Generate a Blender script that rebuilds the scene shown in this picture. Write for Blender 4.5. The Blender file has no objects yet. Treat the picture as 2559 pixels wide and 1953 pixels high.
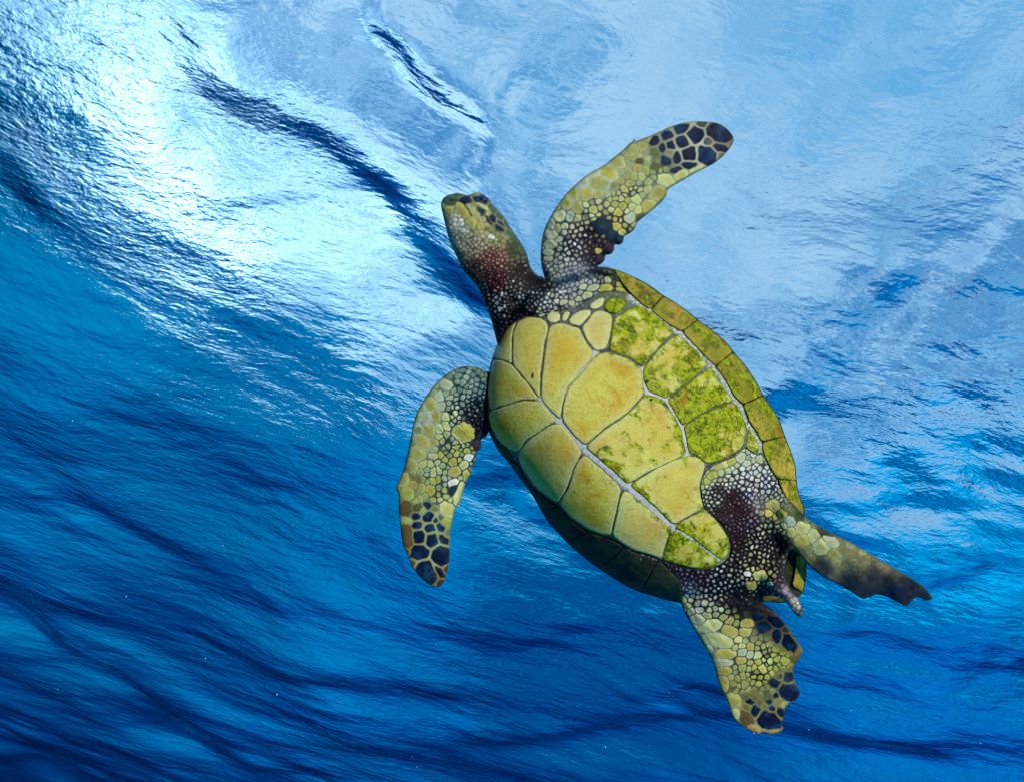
import bpy, math, random
import numpy as np
from mathutils import Matrix, Vector
from mathutils.geometry import delaunay_2d_cdt
from mathutils.kdtree import KDTree

SC = bpy.context.scene
COL = SC.collection
rng = np.random.default_rng(7)
random.seed(7)

# ------------------------------------------------------------------ camera
# World: z = 0 is the mean sea surface, the diver looks up from 2.2 m below.
PW, PH, FPX = 2559.0, 1953.0, 2000.0
PITCH, ROLL = math.radians(49.5), math.radians(16.0)
CAM = np.array([0.0, 0.0, -2.2])
_f = np.array([0, math.sin(PITCH), math.cos(PITCH)])
_u0 = np.array([0, -math.cos(PITCH), math.sin(PITCH)])
_r0 = np.array([1.0, 0, 0])
UP = _u0 * math.cos(ROLL) - _r0 * math.sin(ROLL)
RT = _r0 * math.cos(ROLL) + _u0 * math.sin(ROLL)
FW = _f
cam_data = bpy.data.cameras.new('camera')
cam_data.sensor_width = 36.0
cam_data.lens = 36.0 * FPX / PW
cam_data.clip_start = 0.05
cam_data.clip_end = 3000.0
cam = bpy.data.objects.new('camera', cam_data)
COL.objects.link(cam)
m = Matrix.Identity(4)
for i in range(3):
    m[i][0], m[i][1], m[i][2], m[i][3] = RT[i], UP[i], -FW[i], CAM[i]
cam.matrix_world = m
SC.camera = cam

def view_dir(px, py):
    v = RT * (px - PW / 2) + UP * (PH / 2 - py) + FW * FPX
    return v / np.linalg.norm(v)

def on_sea(px, py):
    """Where the line of sight through a photo pixel meets the mean surface."""
    v = view_dir(px, py)
    return (CAM + v * (-CAM[2] / v[2]))[:2]

def sky_dir(px, py):
    """Direction above the water of a line of sight refracted at a flat surface."""
    v = view_dir(px, py)
    t = v[:2] * 1.333
    s = min(np.hypot(*t), 0.985)
    t = t / np.hypot(*t) * s
    return np.array([t[0], t[1], math.sqrt(1 - s * s)])

# ------------------------------------------------------------------ node helper
def nodes_of(tree):
    tree.nodes.clear()
    def N(kind, ins=None, **props):
        n = tree.nodes.new(kind)
        for k, v in props.items():
            setattr(n, k, v)
        for k, v in (ins or {}).items():
            s = n.inputs[k]
            if isinstance(v, bpy.types.NodeSocket):
                tree.links.new(v, s)
            else:
                s.default_value = v
        return n
    def M(op, a, b=None, c=None, clamp=False):
        n = tree.nodes.new('ShaderNodeMath'); n.operation = op; n.use_clamp = clamp
        for i, v in enumerate((a, b, c)):
            if v is None: continue
            if isinstance(v, bpy.types.NodeSocket): tree.links.new(v, n.inputs[i])
            else: n.inputs[i].default_value = v
        return n.outputs[0]
    def MIX(f, a, b, mode='MIX'):
        n = tree.nodes.new('ShaderNodeMix'); n.data_type = 'RGBA'; n.blend_type = mode
        for s, v in ((n.inputs[0], f), (n.inputs[6], a), (n.inputs[7], b)):
            if isinstance(v, bpy.types.NodeSocket): tree.links.new(v, s)
            else: s.default_value = v if not isinstance(v, tuple) or len(v) == 4 else (*v, 1)
        return n.outputs[2]
    def RAMP(f, stops, interp='LINEAR'):
        n = tree.nodes.new('ShaderNodeValToRGB'); n.color_ramp.interpolation = interp
        e = n.color_ramp.elements
        while len(e) < len(stops): e.new(0.5)
        for el, (p, c) in zip(e, stops):
            el.position = p
            el.color = (c, c, c, 1) if isinstance(c, (int, float)) else (*c, 1)
        tree.links.new(f, n.inputs[0])
        return n.outputs[0]
    def VM(op, a, b=None):
        n = tree.nodes.new('ShaderNodeVectorMath'); n.operation = op
        for i, v in enumerate((a, b)):
            if v is None: continue
            if isinstance(v, bpy.types.NodeSocket): tree.links.new(v, n.inputs[i])
            else: n.inputs[i].default_value = v
        return n
    return N, M, MIX, RAMP, VM

def srgb(r, g, b):
    def f(c):
        c /= 255.0
        return c / 12.92 if c <= 0.04045 else ((c + 0.055) / 1.055) ** 2.4
    return (f(r), f(g), f(b))

# ------------------------------------------------------------------ world: sky above, open water below
SUN_DIR = sky_dir(500, 390)
SUN_EL = math.asin(SUN_DIR[2]); SUN_AZ = math.atan2(SUN_DIR[0], SUN_DIR[1])
world = bpy.data.worlds.new('World'); SC.world = world; world.use_nodes = True
N, M, MIX, RAMP, VM = nodes_of(world.node_tree)
tc = N('ShaderNodeTexCoord').outputs['Generated']
sep = N('ShaderNodeSeparateXYZ', {0: tc})
X, Y, Z = sep.outputs
sky = N('ShaderNodeTexSky', sky_type='NISHITA', sun_disc=False, sun_elevation=SUN_EL, sun_rotation=SUN_AZ,
        altitude=0.0, air_density=1.0, dust_density=1.0, ozone_density=1.5)
# layered thin cloud with gaps, laid on a plane high above (direction divided by height)
zz = M('ADD', M('MAXIMUM', Z, 0.0), 0.22)
cp = N('ShaderNodeCombineXYZ', {0: M('DIVIDE', X, zz), 1: M('DIVIDE', Y, zz), 2: 0.0}).outputs[0]
n1 = N('ShaderNodeTexNoise', {'Vector': VM('ADD', cp, (3.1, 7.7, 0)).outputs[0], 'Scale': 0.75, 'Detail': 8.0, 'Roughness': 0.55, 'Distortion': 0.3}).outputs[0]
n2 = N('ShaderNodeTexNoise', {'Vector': VM('ADD', cp, (13.1, 2.7, 0)).outputs[0], 'Scale': 3.0, 'Detail': 6.0, 'Roughness': 0.6}).outputs[0]
n3 = N('ShaderNodeTexNoise', {'Vector': VM('ADD', cp, (1.1, 22.7, 0)).outputs[0], 'Scale': 9.0, 'Detail': 6.0, 'Roughness': 0.7, 'Distortion': 0.5}).outputs[0]
n4 = N('ShaderNodeTexNoise', {'Vector': VM('ADD', cp, (4.1, 2.7, 0)).outputs[0], 'Scale': 22.0, 'Detail': 4.0, 'Roughness': 0.7}).outputs[0]
cover = RAMP(M('ADD', M('MULTIPLY', n1, 0.58), M('ADD', M('MULTIPLY', n2, 0.24), M('MULTIPLY', n3, 0.18))), [(0.43, 0.0), (0.53, 1.0)], 'EASE')
skyc = MIX(1.0, sky.outputs[0], (0.085,) * 3, 'MULTIPLY')
skyc = MIX(0.6, skyc, (0.10, 0.42, 0.76))
cloudc = MIX(RAMP(M('ADD', M('MULTIPLY', n3, 0.5), M('MULTIPLY', n2, 0.5)), [(0.42, 0.0), (0.58, 1.0)]), (0.34, 0.66, 0.86), (1.10, 1.02, 0.99))
air = MIX(M('MULTIPLY', cover, 0.9), skyc, cloudc)
# the sun behind thin cloud: a white core with a wide aureole
dsun = M('MAXIMUM', VM('DOT_PRODUCT', tc, tuple(SUN_DIR)).outputs['Value'], 0.0)
glow = M('MULTIPLY', M('ADD', M('MULTIPLY', M('POWER', dsun, 30.0), 4.2), M('MULTIPLY', M('POWER', dsun, 6.0), 0.10)), RAMP(M('ADD', M('MULTIPLY', n2, 0.35), M('ADD', M('MULTIPLY', n3, 0.3), M('MULTIPLY', n4, 0.35))), [(0.46, 0.03), (0.55, 1.5)]))
air = MIX(1.0, air, N('ShaderNodeCombineXYZ', {0: glow, 1: glow, 2: glow}).outputs[0], 'ADD')
# open water below: blue scattered light, brightest over the pale bottom straight down,
# falling to navy towards the horizontal; a few dark reef patches
down = M('MULTIPLY', Z, -1.0, clamp=True)
rf = N('ShaderNodeTexNoise', {'Vector': tc, 'Scale': 2.6, 'Detail': 5.0, 'Roughness': 0.55}).outputs[0]
wat = RAMP(down, [(0.0, (0.0, 0.003, 0.022)), (0.10, (0.0, 0.010, 0.07)), (0.22, (0.0, 0.036, 0.23)), (0.36, (0.0, 0.112, 0.42)), (0.5, (0.0, 0.215, 0.57)), (0.66, (0.0, 0.31, 0.68)), (1.0, (0.004, 0.30, 0.64))])
wat = MIX(RAMP(rf, [(0.36, 0.0), (0.56, 1.0)]), MIX(1.0, wat, (0.12, 0.22, 0.36), 'MULTIPLY'), wat)
azi = RAMP(M('ADD', M('MULTIPLY', X, 0.5), 0.5), [(0.12, 0.58), (0.42, 1.0), (0.72, 1.35)])
wat = MIX(1.0, wat, azi, 'MULTIPLY')
above = M('GREATER_THAN', Z, 0.0)
bgc = MIX(above, wat, air)
bg = N('ShaderNodeBackground', {'Color': bgc, 'Strength': 1.0})
N('ShaderNodeOutputWorld', {'Surface': bg.outputs[0]})

# ------------------------------------------------------------------ the one lamp, standing in for the diver's strobe
KEY_TRAVEL = FW * 0.81 - UP * 0.42 - RT * 0.50     # frontal light on the plastron, from upper right of the view
strobe_data = bpy.data.lights.new('strobe_key', 'SUN')
strobe_data.energy = 3.4; strobe_data.angle = math.radians(0.6); strobe_data.color = (1.0, 0.96, 0.88)
strobe_key = bpy.data.objects.new('strobe_key', strobe_data); COL.objects.link(strobe_key)
strobe_key.rotation_euler = Vector(KEY_TRAVEL).to_track_quat('-Z', 'Y').to_euler()

SC.view_settings.view_transform = 'Standard'
SC.view_settings.look = 'None'
SC.view_settings.gamma = 1.0
SC.view_settings.exposure = 0.0
SC.cycles.max_bounces = 8
SC.cycles.transparent_max_bounces = 8

# ------------------------------------------------------------------ object helper
def link_mesh(name, me, parent=None, mat=None, smooth=True):
    o = bpy.data.objects.new(name, me); COL.objects.link(o)
    if parent is not None: o.parent = parent
    if mat is not None: me.materials.append(mat)
    if smooth: me.polygons.foreach_set('use_smooth', np.ones(len(me.polygons), bool))
    me.update()
    return o

def mesh_from(name, V, F):
    me = bpy.data.meshes.new(name)
    V = np.asarray(V, np.float32); F = np.asarray(F, np.int32)
    k = F.shape[1]
    me.vertices.add(len(V)); me.vertices.foreach_set('co', V.ravel())
    me.loops.add(F.size); me.loops.foreach_set('vertex_index', F.ravel())
    me.polygons.add(len(F)); me.polygons.foreach_set('loop_start', np.arange(0, F.size, k, dtype=np.int32))
    me.polygons.foreach_set('loop_total', np.full(len(F), k, np.int32))
    me.update(calc_edges=True)
    me.validate()
    return me

def float_attr(me, name, arr):
    a = me.attributes.new(name, 'FLOAT', 'POINT'); a.data.foreach_set('value', np.asarray(arr, np.float32))

def color_attr(me, name, arr):
    a = me.attributes.new(name, 'FLOAT_COLOR', 'POINT')
    arr = np.column_stack([arr, np.ones(len(arr))]).astype(np.float32)
    a.data.foreach_set('color', arr.ravel())

def vnoise(x, y, seed=0):
    """Smooth value noise in numpy, about -1..1."""
    r = np.random.default_rng(seed).random((64, 64)) * 2 - 1
    xi = np.floor(x).astype(int); yi = np.floor(y).astype(int)
    fx = x - xi; fy = y - yi
    fx = fx * fx * (3 - 2 * fx); fy = fy * fy * (3 - 2 * fy)
    a = r[xi % 64, yi % 64]; b = r[(xi + 1) % 64, yi % 64]
    c = r[xi % 64, (yi + 1) % 64]; d = r[(xi + 1) % 64, (yi + 1) % 64]
    return (a * (1 - fx) + b * fx) * (1 - fy) + (c * (1 - fx) + d * fx) * fy

def fbm(x, y, seed=0, octs=4, gain=0.5):
    s = 0; a = 1.0
    for k in range(octs):
        s = s + a * vnoise(x * 2 ** k + 17.3 * k, y * 2 ** k - 9.1 * k, seed + k); a *= gain
    return s

# ------------------------------------------------------------------ sea surface
def spacing(lo, hi, step, far, n=34):
    core = np.arange(lo, hi + step / 2, step)
    g = np.geomspace(step, far, n)
    return np.concatenate([lo - np.cumsum(g)[::-1], core, hi + np.cumsum(g)])

gx = spacing(-7.0, 6.0, 0.035, 40.0); gy = spacing(-0.8, 12.5, 0.035, 40.0)
SX, SY = np.meshgrid(gx, gy, indexing='ij')

def seg_ridge(px_pts, width, slope, taper=0.14):
    """A steep-sided trough or crest of the chop along a polyline (given where the
    photo shows it, carried to the mean surface)."""
    P = np.array([on_sea(*p) for p in px_pts])
    # smooth
    t = np.linspace(0, len(P) - 1, 14 * len(P)); i = np.minimum(t.astype(int), len(P) - 2); f = (t - i)[:, None]
    P = P[i] * (1 - f) + P[i + 1] * f
    k = np.ones(9) / 9
    P = np.column_stack([np.convolve(np.pad(P[:, c], 4, 'edge'), k, 'valid') for c in (0, 1)])
    n = len(P)
    lo = P.min(0) - 8 * width; hi = P.max(0) + 8 * width
    m = (SX > lo[0]) & (SX < hi[0]) & (SY > lo[1]) & (SY < hi[1])
    x = SX[m] + 0.18 * width * fbm(SX[m] / width * 0.45, SY[m] / width * 0.45, 61, 3); y = SY[m] + 0.18 * width * fbm(SX[m] / width * 0.45, SY[m] / width * 0.45, 67, 3)
    best = np.full(x.shape, 1e9); side = np.zeros(x.shape); s = np.zeros(x.shape)
    for j in range(n - 1):
        a = P[j]; d = P[j + 1] - a; L = np.dot(d, d) + 1e-12
        tt = np.clip(((x - a[0]) * d[0] + (y - a[1]) * d[1]) / L, 0, 1)
        dx = x - a[0] - tt * d[0]; dy = y - a[1] - tt * d[1]
        q = np.hypot(dx, dy); u = q < best
        best[u] = q[u]; side[u] = (np.sign(d[0] * dy - d[1] * dx) * np.sign(d[0] * a[1] - d[1] * a[0]))[u]; s[u] = ((j + tt) / (n - 1))[u]
    env = np.clip(np.minimum(s, 1 - s) / taper, 0, 1); env = env * env * (3 - 2 * env)
    h = np.zeros_like(SX)
    w = width * (1 + 0.45 * vnoise(s * 9, s * 0 + 3.3, 5))
    q = side * best / w
    h[m] = slope * width * env * (0.9 + 0.3 * vnoise(s * 7, s * 0 + 8.1, 6)) * np.tanh(q) * np.exp(-(q / 3.2) ** 2)
    return h

def waves():
    h = np.zeros_like(SX)
    r = np.random.default_rng(21)
    # swell and chop: directional sum, amplitude falling with frequency
    for k in range(46):
        lam = 0.28 * (4.2 / 0.28) ** r.random()
        th = math.radians(104) + r.normal(0, 0.72)
        kk = 2 * math.pi / lam
        wx = SX + 0.10 * lam * vnoise(SX / lam * 0.8, SY / lam * 0.8, 40 + k)
        wy = SY + 0.10 * lam * vnoise(SX / lam * 0.8, SY / lam * 0.8, 90 + k)
        ph = kk * (wx * math.cos(th) + wy * math.sin(th)) + r.random() * 6.28
        env = 0.6 + 0.5 * vnoise(SX / (3 * lam), SY / (3 * lam), 130 + k)
        sl = 0.019 * (lam / 1.0) ** 0.15
        h += sl / kk * env * np.sin(ph)
    # short chop: light everywhere, strong in a gusty patch ahead and to the right
    gr = on_sea(2300, 1230); gl = on_sea(250, 420)
    mask = 0.42 + 1.3 * np.exp(-((SX - gr[0]) ** 2 / 1.3 ** 2 + (SY - gr[1]) ** 2 / 0.9 ** 2)) + 0.25 * np.exp(-((SX - gl[0]) ** 2 + (SY - gl[1]) ** 2) / 0.8 ** 2)
    mask = mask * (0.7 + 0.7 * vnoise(SX * 1.7, SY * 1.7, 77))
    for k in range(18):
        lam = 0.15 * (0.42 / 0.15) ** r.random(); th = math.radians(100) + r.normal(0, 0.6); kk = 2 * math.pi / lam
        wx = SX + 0.25 * lam * vnoise(SX / lam * 0.6, SY / lam * 0.6, 240 + k); wy = SY + 0.25 * lam * vnoise(SX / lam * 0.6, SY / lam * 0.6, 290 + k)
        h += mask * 0.036 / kk * np.clip(0.5 + 1.1 * vnoise(SX / (2 * lam), SY / (2 * lam), 330 + k), 0, 2) * np.sin(kk * (wx * math.cos(th) + wy * math.sin(th)) + r.random() * 6.28)
    fade = np.clip((np.hypot(SX, SY) - 25) / 60, 0, 1)
    return h * (1 - 0.5 * fade)

H = waves()
# (where the photo shows a dark band, half width m, extra steepness)
RIDGES = [([(400,120),(520,190),(620,250),(730,320),(860,390),(960,480),(1030,560),(1110,660),(1180,760),(1230,840)], 0.125, 0.27),
 ([(900,430),(980,520),(1060,600),(1140,700),(1200,800)], 0.10, 0.14),
 ([(870,20),(940,90),(1000,150),(1060,220),(1130,275),(1200,320),(1250,350)], 0.075, 0.40),
 ([(1230,350),(1350,385),(1450,392),(1540,385)], 0.022, 0.20),
 ([(1800,440),(1880,490),(1950,560)], 0.02, 0.2),
 ([(0,380),(110,520),(250,600),(420,640),(560,640)], 0.10, 0.10),
 ([(1200,470),(1280,500),(1330,520)], 0.03, 0.22), ([(1240,560),(1310,620),(1350,680)], 0.035, 0.25),
 ([(480,505),(620,520),(760,490),(900,470),(1000,520)], 0.05, 0.14),
 ([(60,1480),(120,1600),(290,1690),(420,1770),(520,1870),(700,1950)], 0.26, 0.22),
 ([(90,1200),(250,1290),(420,1370),(620,1480),(760,1560)], 0.16, 0.11),
 ([(450,1560),(560,1620),(720,1680),(1000,1720),(1200,1760)], 0.14, 0.10),
 ([(1080,1870),(1400,1850),(1600,1800),(1850,1790),(2100,1850),(2500,1870)], 0.18, 0.18),
 ([(1600,1760),(1750,1700),(1880,1740)], 0.12, 0.14),
 ([(0,1900),(150,1860),(300,1950)], 0.3, 0.14),
 ([(2060,1540),(2200,1560),(2350,1640),(2559,1690)], 0.12, 0.12),
 ([(2300,1470),(2400,1430),(2500,1400)], 0.06, 0.12), ([(1900,1620),(2050,1680),(2250,1720),(2450,1790)], 0.10, 0.08),
 ([(1230,1180),(1330,1290),(1450,1400)], 0.06, 0.14),
 # troughs facing the diver: these open the bright window further down
 ([(1800,1060),(2050,1150),(2300,1200),(2559,1240),(2800,1260),(3200,1300)], 0.34, -0.13),
 ([(2150,1330),(2350,1300),(2600,1310),(2900,1330)], 0.16, -0.10),
 ([(1150,1200),(1350,1380),(1600,1560)], 0.30, -0.08)]
for pts, w, a in RIDGES:
    H = H + seg_ridge(pts, w, a)
nx, ny = SX.shape
V = np.column_stack([SX.ravel(), SY.ravel(), H.ravel()])
idx = np.arange(nx * ny).reshape(nx, ny)
F = np.column_stack([idx[:-1, :-1].ravel(), idx[1:, :-1].ravel(), idx[1:, 1:].ravel(), idx[:-1, 1:].ravel()])
wm = bpy.data.materials.new('sea_water'); wm.use_nodes = True
N, M, MIX, RAMP, VM = nodes_of(wm.node_tree)
co = N('ShaderNodeTexCoord').outputs['Object']
def aniso(rot, sx, sy, warp=0.12):
    wn = N('ShaderNodeTexNoise', {'Vector': co, 'Scale': 1.6, 'Detail': 2.0}).outputs['Color']
    wv = VM('MULTIPLY', VM('SUBTRACT', wn, (0.5, 0.5, 0.5)).outputs[0], (warp * 2,) * 3).outputs[0]
    v = VM('ADD', co, wv).outputs[0]
    return N('ShaderNodeMapping', {'Vector': v, 'Rotation': (0, 0, math.radians(rot)), 'Scale': (sx, sy, 1)}).outputs[0]
f1 = N('ShaderNodeTexNoise', {'Vector': aniso(6, 5.0, 10.5), 'Scale': 1.0, 'Detail': 4.0, 'Roughness': 0.55}).outputs[0]
f2 = N('ShaderNodeTexNoise', {'Vector': aniso(16, 20.0, 40.0), 'Scale': 1.0, 'Detail': 4.0, 'Roughness': 0.6}).outputs[0]
f3 = N('ShaderNodeTexNoise', {'Vector': aniso(-30, 9.0, 17.0), 'Scale': 1.0, 'Detail': 3.0, 'Roughness': 0.55}).outputs[0]
patch = RAMP(N('ShaderNodeTexNoise', {'Vector': co, 'Scale': 0.8, 'Detail': 2.0}).outputs[0], [(0.38, 0.15), (0.60, 1.1)])
gc = on_sea(330, 330)
gust = RAMP(VM('DISTANCE', co, (float(gc[0]), float(gc[1]), 0.0)).outputs['Value'], [(0.35, 1.0), (1.0, 0.0)])   # a ruffled patch of surface
patch = M('ADD', M('MULTIPLY', patch, 0.55), M('MULTIPLY', gust, 1.5))
hgt = M('ADD', M('ADD', M('MULTIPLY', f1, M('ADD', 0.0048, M('MULTIPLY', patch, 0.0045))), M('MULTIPLY', f3, 0.0050)), M('MULTIPLY', M('MULTIPLY', f2, 0.0042), patch))
bump = N('ShaderNodeBump', {'Height': hgt, 'Distance': 1.0, 'Strength': 1.0}).outputs[0]
fr = N('ShaderNodeFresnel', {'IOR': 1.333, 'Normal': bump}).outputs[0]
rfr = N('ShaderNodeBsdfRefraction', {'Color': (0.37, 0.66, 0.93, 1), 'Roughness': 0.0, 'IOR': 1.333, 'Normal': bump}).outputs[0]
gls = N('ShaderNodeBsdfGlossy', {'Color': (1, 1, 1, 1), 'Roughness': 0.0, 'Normal': bump}).outputs[0]
mx = N('ShaderNodeMixShader', {0: fr, 1: rfr, 2: gls}).outputs[0]
N('ShaderNodeOutputMaterial', {'Surface': mx})
wme = mesh_from('sea_surface', V, F)
sea = link_mesh('sea_surface', wme, None, wm)
sea['kind'] = 'structure'
sea['label'] = 'rippled blue sea surface seen from below with a pale bright window of sky'
# ------------------------------------------------------------------ sea turtle
# The turtle hangs 1.5 m ahead of the diver, underside towards him. It is modelled in its own
# frame: x, y across the view in metres, z towards the diver. Outlines are measured on the
# photograph (PX = photo pixels) and carried to that frame at the part's own depth.
DIST = 1.5
TX, TY = 1560.0, 1080.0
turtle = bpy.data.objects.new('sea_turtle', None); COL.objects.link(turtle)
_c = CAM + FW * DIST + RT * ((TX - PW / 2) * DIST / FPX) + UP * ((PH / 2 - TY) * DIST / FPX)
tm = Matrix.Identity(4)
for i in range(3):
    tm[i][0], tm[i][1], tm[i][2], tm[i][3] = RT[i], UP[i], -FW[i], _c[i]
turtle.matrix_world = tm
turtle['label'] = 'green sea turtle swimming overhead with yellow belly plates and spread scaly flippers'
turtle['category'] = 'sea turtle'
PXM = DIST / FPX                       # metres per photo pixel at the turtle

def loc(x, y, z):
    k = (DIST - z) / FPX
    return np.column_stack([(x - PW / 2) * k - (TX - PW / 2) * PXM, (PH / 2 - y) * k - (PH / 2 - TY) * PXM, z * np.ones_like(x)])

# ---- outline tools
def catmull(P, step, closed=True):
    P = np.asarray(P, float); n = len(P); out = []
    rngi = range(n if closed else n - 1)
    for i in rngi:
        if closed: p0, p1, p2, p3 = P[i - 1], P[i], P[(i + 1) % n], P[(i + 2) % n]
        else: p0, p1, p2, p3 = P[max(i - 1, 0)], P[i], P[i + 1], P[min(i + 2, n - 1)]
        L = np.linalg.norm(p2 - p1); m = max(1, int(round(L / step)))
        t = (np.arange(m) / m)[:, None]
        out.append(0.5 * (2 * p1 + (p2 - p0) * t + (2 * p0 - 5 * p1 + 4 * p2 - p3) * t ** 2 + (3 * p1 - p0 - 3 * p2 + p3) * t ** 3))
    if not closed: out.append(P[-1:])
    return np.vstack(out)

def inside(P, x, y):
    c = np.zeros(x.shape, bool)
    n = len(P)
    for i in range(n):
        x1, y1 = P[i - 1]; x2, y2 = P[i]
        if y1 == y2: continue
        k = ((y1 > y) != (y2 > y)) & (x < (x2 - x1) * (y - y1) / (y2 - y1) + x1)
        c ^= k
    return c

def pdist(P, x, y, closed=True):
    d = np.full(x.shape, 1e12)
    for i in range(0 if closed else 1, len(P)):
        a = P[i - 1]; v = P[i] - a; L = v @ v + 1e-12
        t = np.clip(((x - a[0]) * v[0] + (y - a[1]) * v[1]) / L, 0, 1)
        d = np.minimum(d, (x - a[0] - t * v[0]) ** 2 + (y - a[1] - t * v[1]) ** 2)
    return np.sqrt(d)

def sstep(a, b, x):
    t = np.clip((x - a) / (b - a), 0, 1); return t * t * (3 - 2 * t)

class Field:
    """A smooth scalar field on a 4 px grid with bilinear lookup."""
    def __init__(s, x0, y0, g, A): s.x0, s.y0, s.g, s.A = x0, y0, g, A
    def __call__(s, x, y):
        u = np.clip((x - s.x0) / s.g, 0, s.A.shape[0] - 1.001); v = np.clip((y - s.y0) / s.g, 0, s.A.shape[1] - 1.001)
        i = u.astype(int); j = v.astype(int); f = u - i; h = v - j; A = s.A
        return (A[i, j] * (1 - f) + A[i + 1, j] * f) * (1 - h) + (A[i, j + 1] * (1 - f) + A[i + 1, j + 1] * f) * h

def blur(A, n):
    for _ in range(n):
        A = np.pad(A, 1, 'edge'); A = (A[:-2, 1:-1] + A[2:, 1:-1] + 2 * A[1:-1, 1:-1]) / 4 if False else (A[:-2, 1:-1] + A[2:, 1:-1] + A[1:-1, :-2] + A[1:-1, 2:] + 4 * A[1:-1, 1:-1]) / 8
    return A

def inflate(P, g=5.0, iters=2600):
    """Solve laplace(u) = -2 inside the outline: sqrt(u) is a rounded, pillow-like thickness."""
    x0, y0 = P.min(0) - 3 * g; x1, y1 = P.max(0) + 3 * g
    gx = np.arange(x0, x1, g); gy = np.arange(y0, y1, g)
    GX, GY = np.meshgrid(gx, gy, indexing='ij')
    ins = inside(P, GX, GY)
    u = np.zeros_like(GX)
    for lev in range(iters):
        v = np.zeros_like(u)
        v[1:-1, 1:-1] = (u[:-2, 1:-1] + u[2:, 1:-1] + u[1:-1, :-2] + u[1:-1, 2:]) / 4 + g * g * 0.5
        u = np.where(ins, v, 0)
    d = pdist(P, GX, GY)
    ok = ins & (d > 2.0 * g)
    R = np.where(ok, (u / np.maximum(d, 1) + d) / 2, 0); Wt = ok.astype(float)
    Rb, Wb = R, Wt
    for _ in range(10):
        Rb = blur(Rb, 2); Wb = blur(Wb, 2)
        Rb = np.where(ok, R, Rb); Wb = np.where(ok, 1.0, Wb)
    Rf = np.where(Wb > 1e-6, Rb / np.maximum(Wb, 1e-6), 20)
    fu = Field(x0, y0, g, u); fr_ = Field(x0, y0, g, blur(Rf, 2))
    def t(x, y, d):
        e = d * np.maximum(2 * fr_(x, y) - d, 0.15 * d + 2)
        k = sstep(2 * g, 6 * g, d)
        return np.sqrt(np.maximum(e * (1 - k) + fu(x, y) * k, 0))
    t.umax = u.max(); t.grid = (x0, y0, g, GX, GY, ins, u, d)
    return t

def triangulate(P, spacing, margin=None, extra=None):
    """Outline + hex grid of interior points -> vertices (px) and triangles; first len(P) are the rim."""
    mg = margin or spacing * 0.6
    x0, y0 = P.min(0); x1, y1 = P.max(0)
    gx = np.arange(x0, x1, spacing); gy = np.arange(y0, y1, spacing * 0.866)
    GX, GY = np.meshgrid(gx, gy, indexing='ij'); GX = GX + (np.arange(len(gy)) % 2)[None, :] * spacing / 2
    x, y = GX.ravel(), GY.ravel()
    k = inside(P, x, y); x, y = x[k], y[k]
    kd = KDTree(len(P))
    for i, p in enumerate(P): kd.insert((p[0], p[1], 0), i)
    kd.balance()
    d = pdist(P, x, y)
    k = d > mg; x, y = x[k], y[k]
    A = np.vstack([P, np.column_stack([x, y])])
    r = delaunay_2d_cdt([Vector(p) for p in A], [], [list(range(len(P)))], 1, 1e-5)
    V = np.array([tuple(v) for v in r[0]]); F = np.array([f for f in r[2] if len(f) == 3], np.int32)
    # orient counter-clockwise in the turtle frame (photo y points down)
    a, b, c = V[F[:, 0]], V[F[:, 1]], V[F[:, 2]]
    cr = (b[:, 0] - a[:, 0]) * (c[:, 1] - a[:, 1]) - (b[:, 1] - a[:, 1]) * (c[:, 0] - a[:, 0])
    F[cr > 0] = F[cr > 0][:, ::-1]
    return V, F

# ---- carapace outline (PX), clockwise from the neck
SHELL = [(1252,838),(1285,775),(1340,718),(1420,682),(1494,667),(1543,675),(1582,691),(1608,704),(1634,720),(1655,736),(1701,765),(1745,799),(1779,824),
 (1810,850),(1834,879),(1865,916),(1890,954),(1908,987),(1930,1019),(1949,1053),(1962,1089),(1977,1127),(1988,1163),(1991,1200),(1997,1237),(2009,1262),
 (2012,1300),(2015,1350),(2016,1405),(2014,1443),(2006,1480),(1985,1497),(1958,1505),(1914,1503),(1860,1512),(1790,1514),(1740,1510),(1698,1506),(1664,1498),(1631,1488),
 (1595,1477),(1560,1460),(1524,1438),(1488,1414),(1453,1387),(1422,1360),(1397,1334),(1371,1305),(1351,1273),(1333,1241),(1313,1213),(1300,1196),(1274,1158),
 (1249,1130),(1229,1095),(1216,1059),(1211,1020),(1214,980),(1219,941),(1230,895)]
SHELLC = catmull(SHELL, 6)
shell_t = inflate(SHELLC, 6.0, 4200)
AX = np.array([0.669, 0.743]); BX = np.array([0.743, -0.669]); SC0 = np.array([1590.0, 1085.0])
def side(x, y): return (x - SC0[0]) * BX[0] + (y - SC0[1]) * BX[1]
def along(x, y): return (x - SC0[0]) * AX[0] + (y - SC0[1]) * AX[1]
def zshell(x, y, d=None):
    """Height of the underside of the shell above the rim, metres."""
    if d is None: d = pdist(SHELLC, x, y) * np.where(inside(SHELLC, x, y), 1, 0)
    p = shell_t(x, y, d) / math.sqrt(shell_t.umax)
    s = sstep(-230, 150, side(x, y))
    p = np.clip(p, 0, 1.05)
    a = 0.180 * np.minimum(p, 1) ** 1.05       # steep, rolled-away side
    b = 0.105 * p ** 1.75
    z = a * (1 - s) + b * s
    return z - 0.012 * (1 - s) + 0.00006 * side(x, y) * 0
# tabulate once for speed
_g = shell_t.grid
_zf = Field(_g[0], _g[1], _g[2], blur(zshell(_g[3].ravel(), _g[4].ravel(), (np.where(_g[5], _g[7], 0)).ravel()).reshape(_g[3].shape), 2))
def zs(x, y): return _zf(np.asarray(x, float), np.asarray(y, float))

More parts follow.
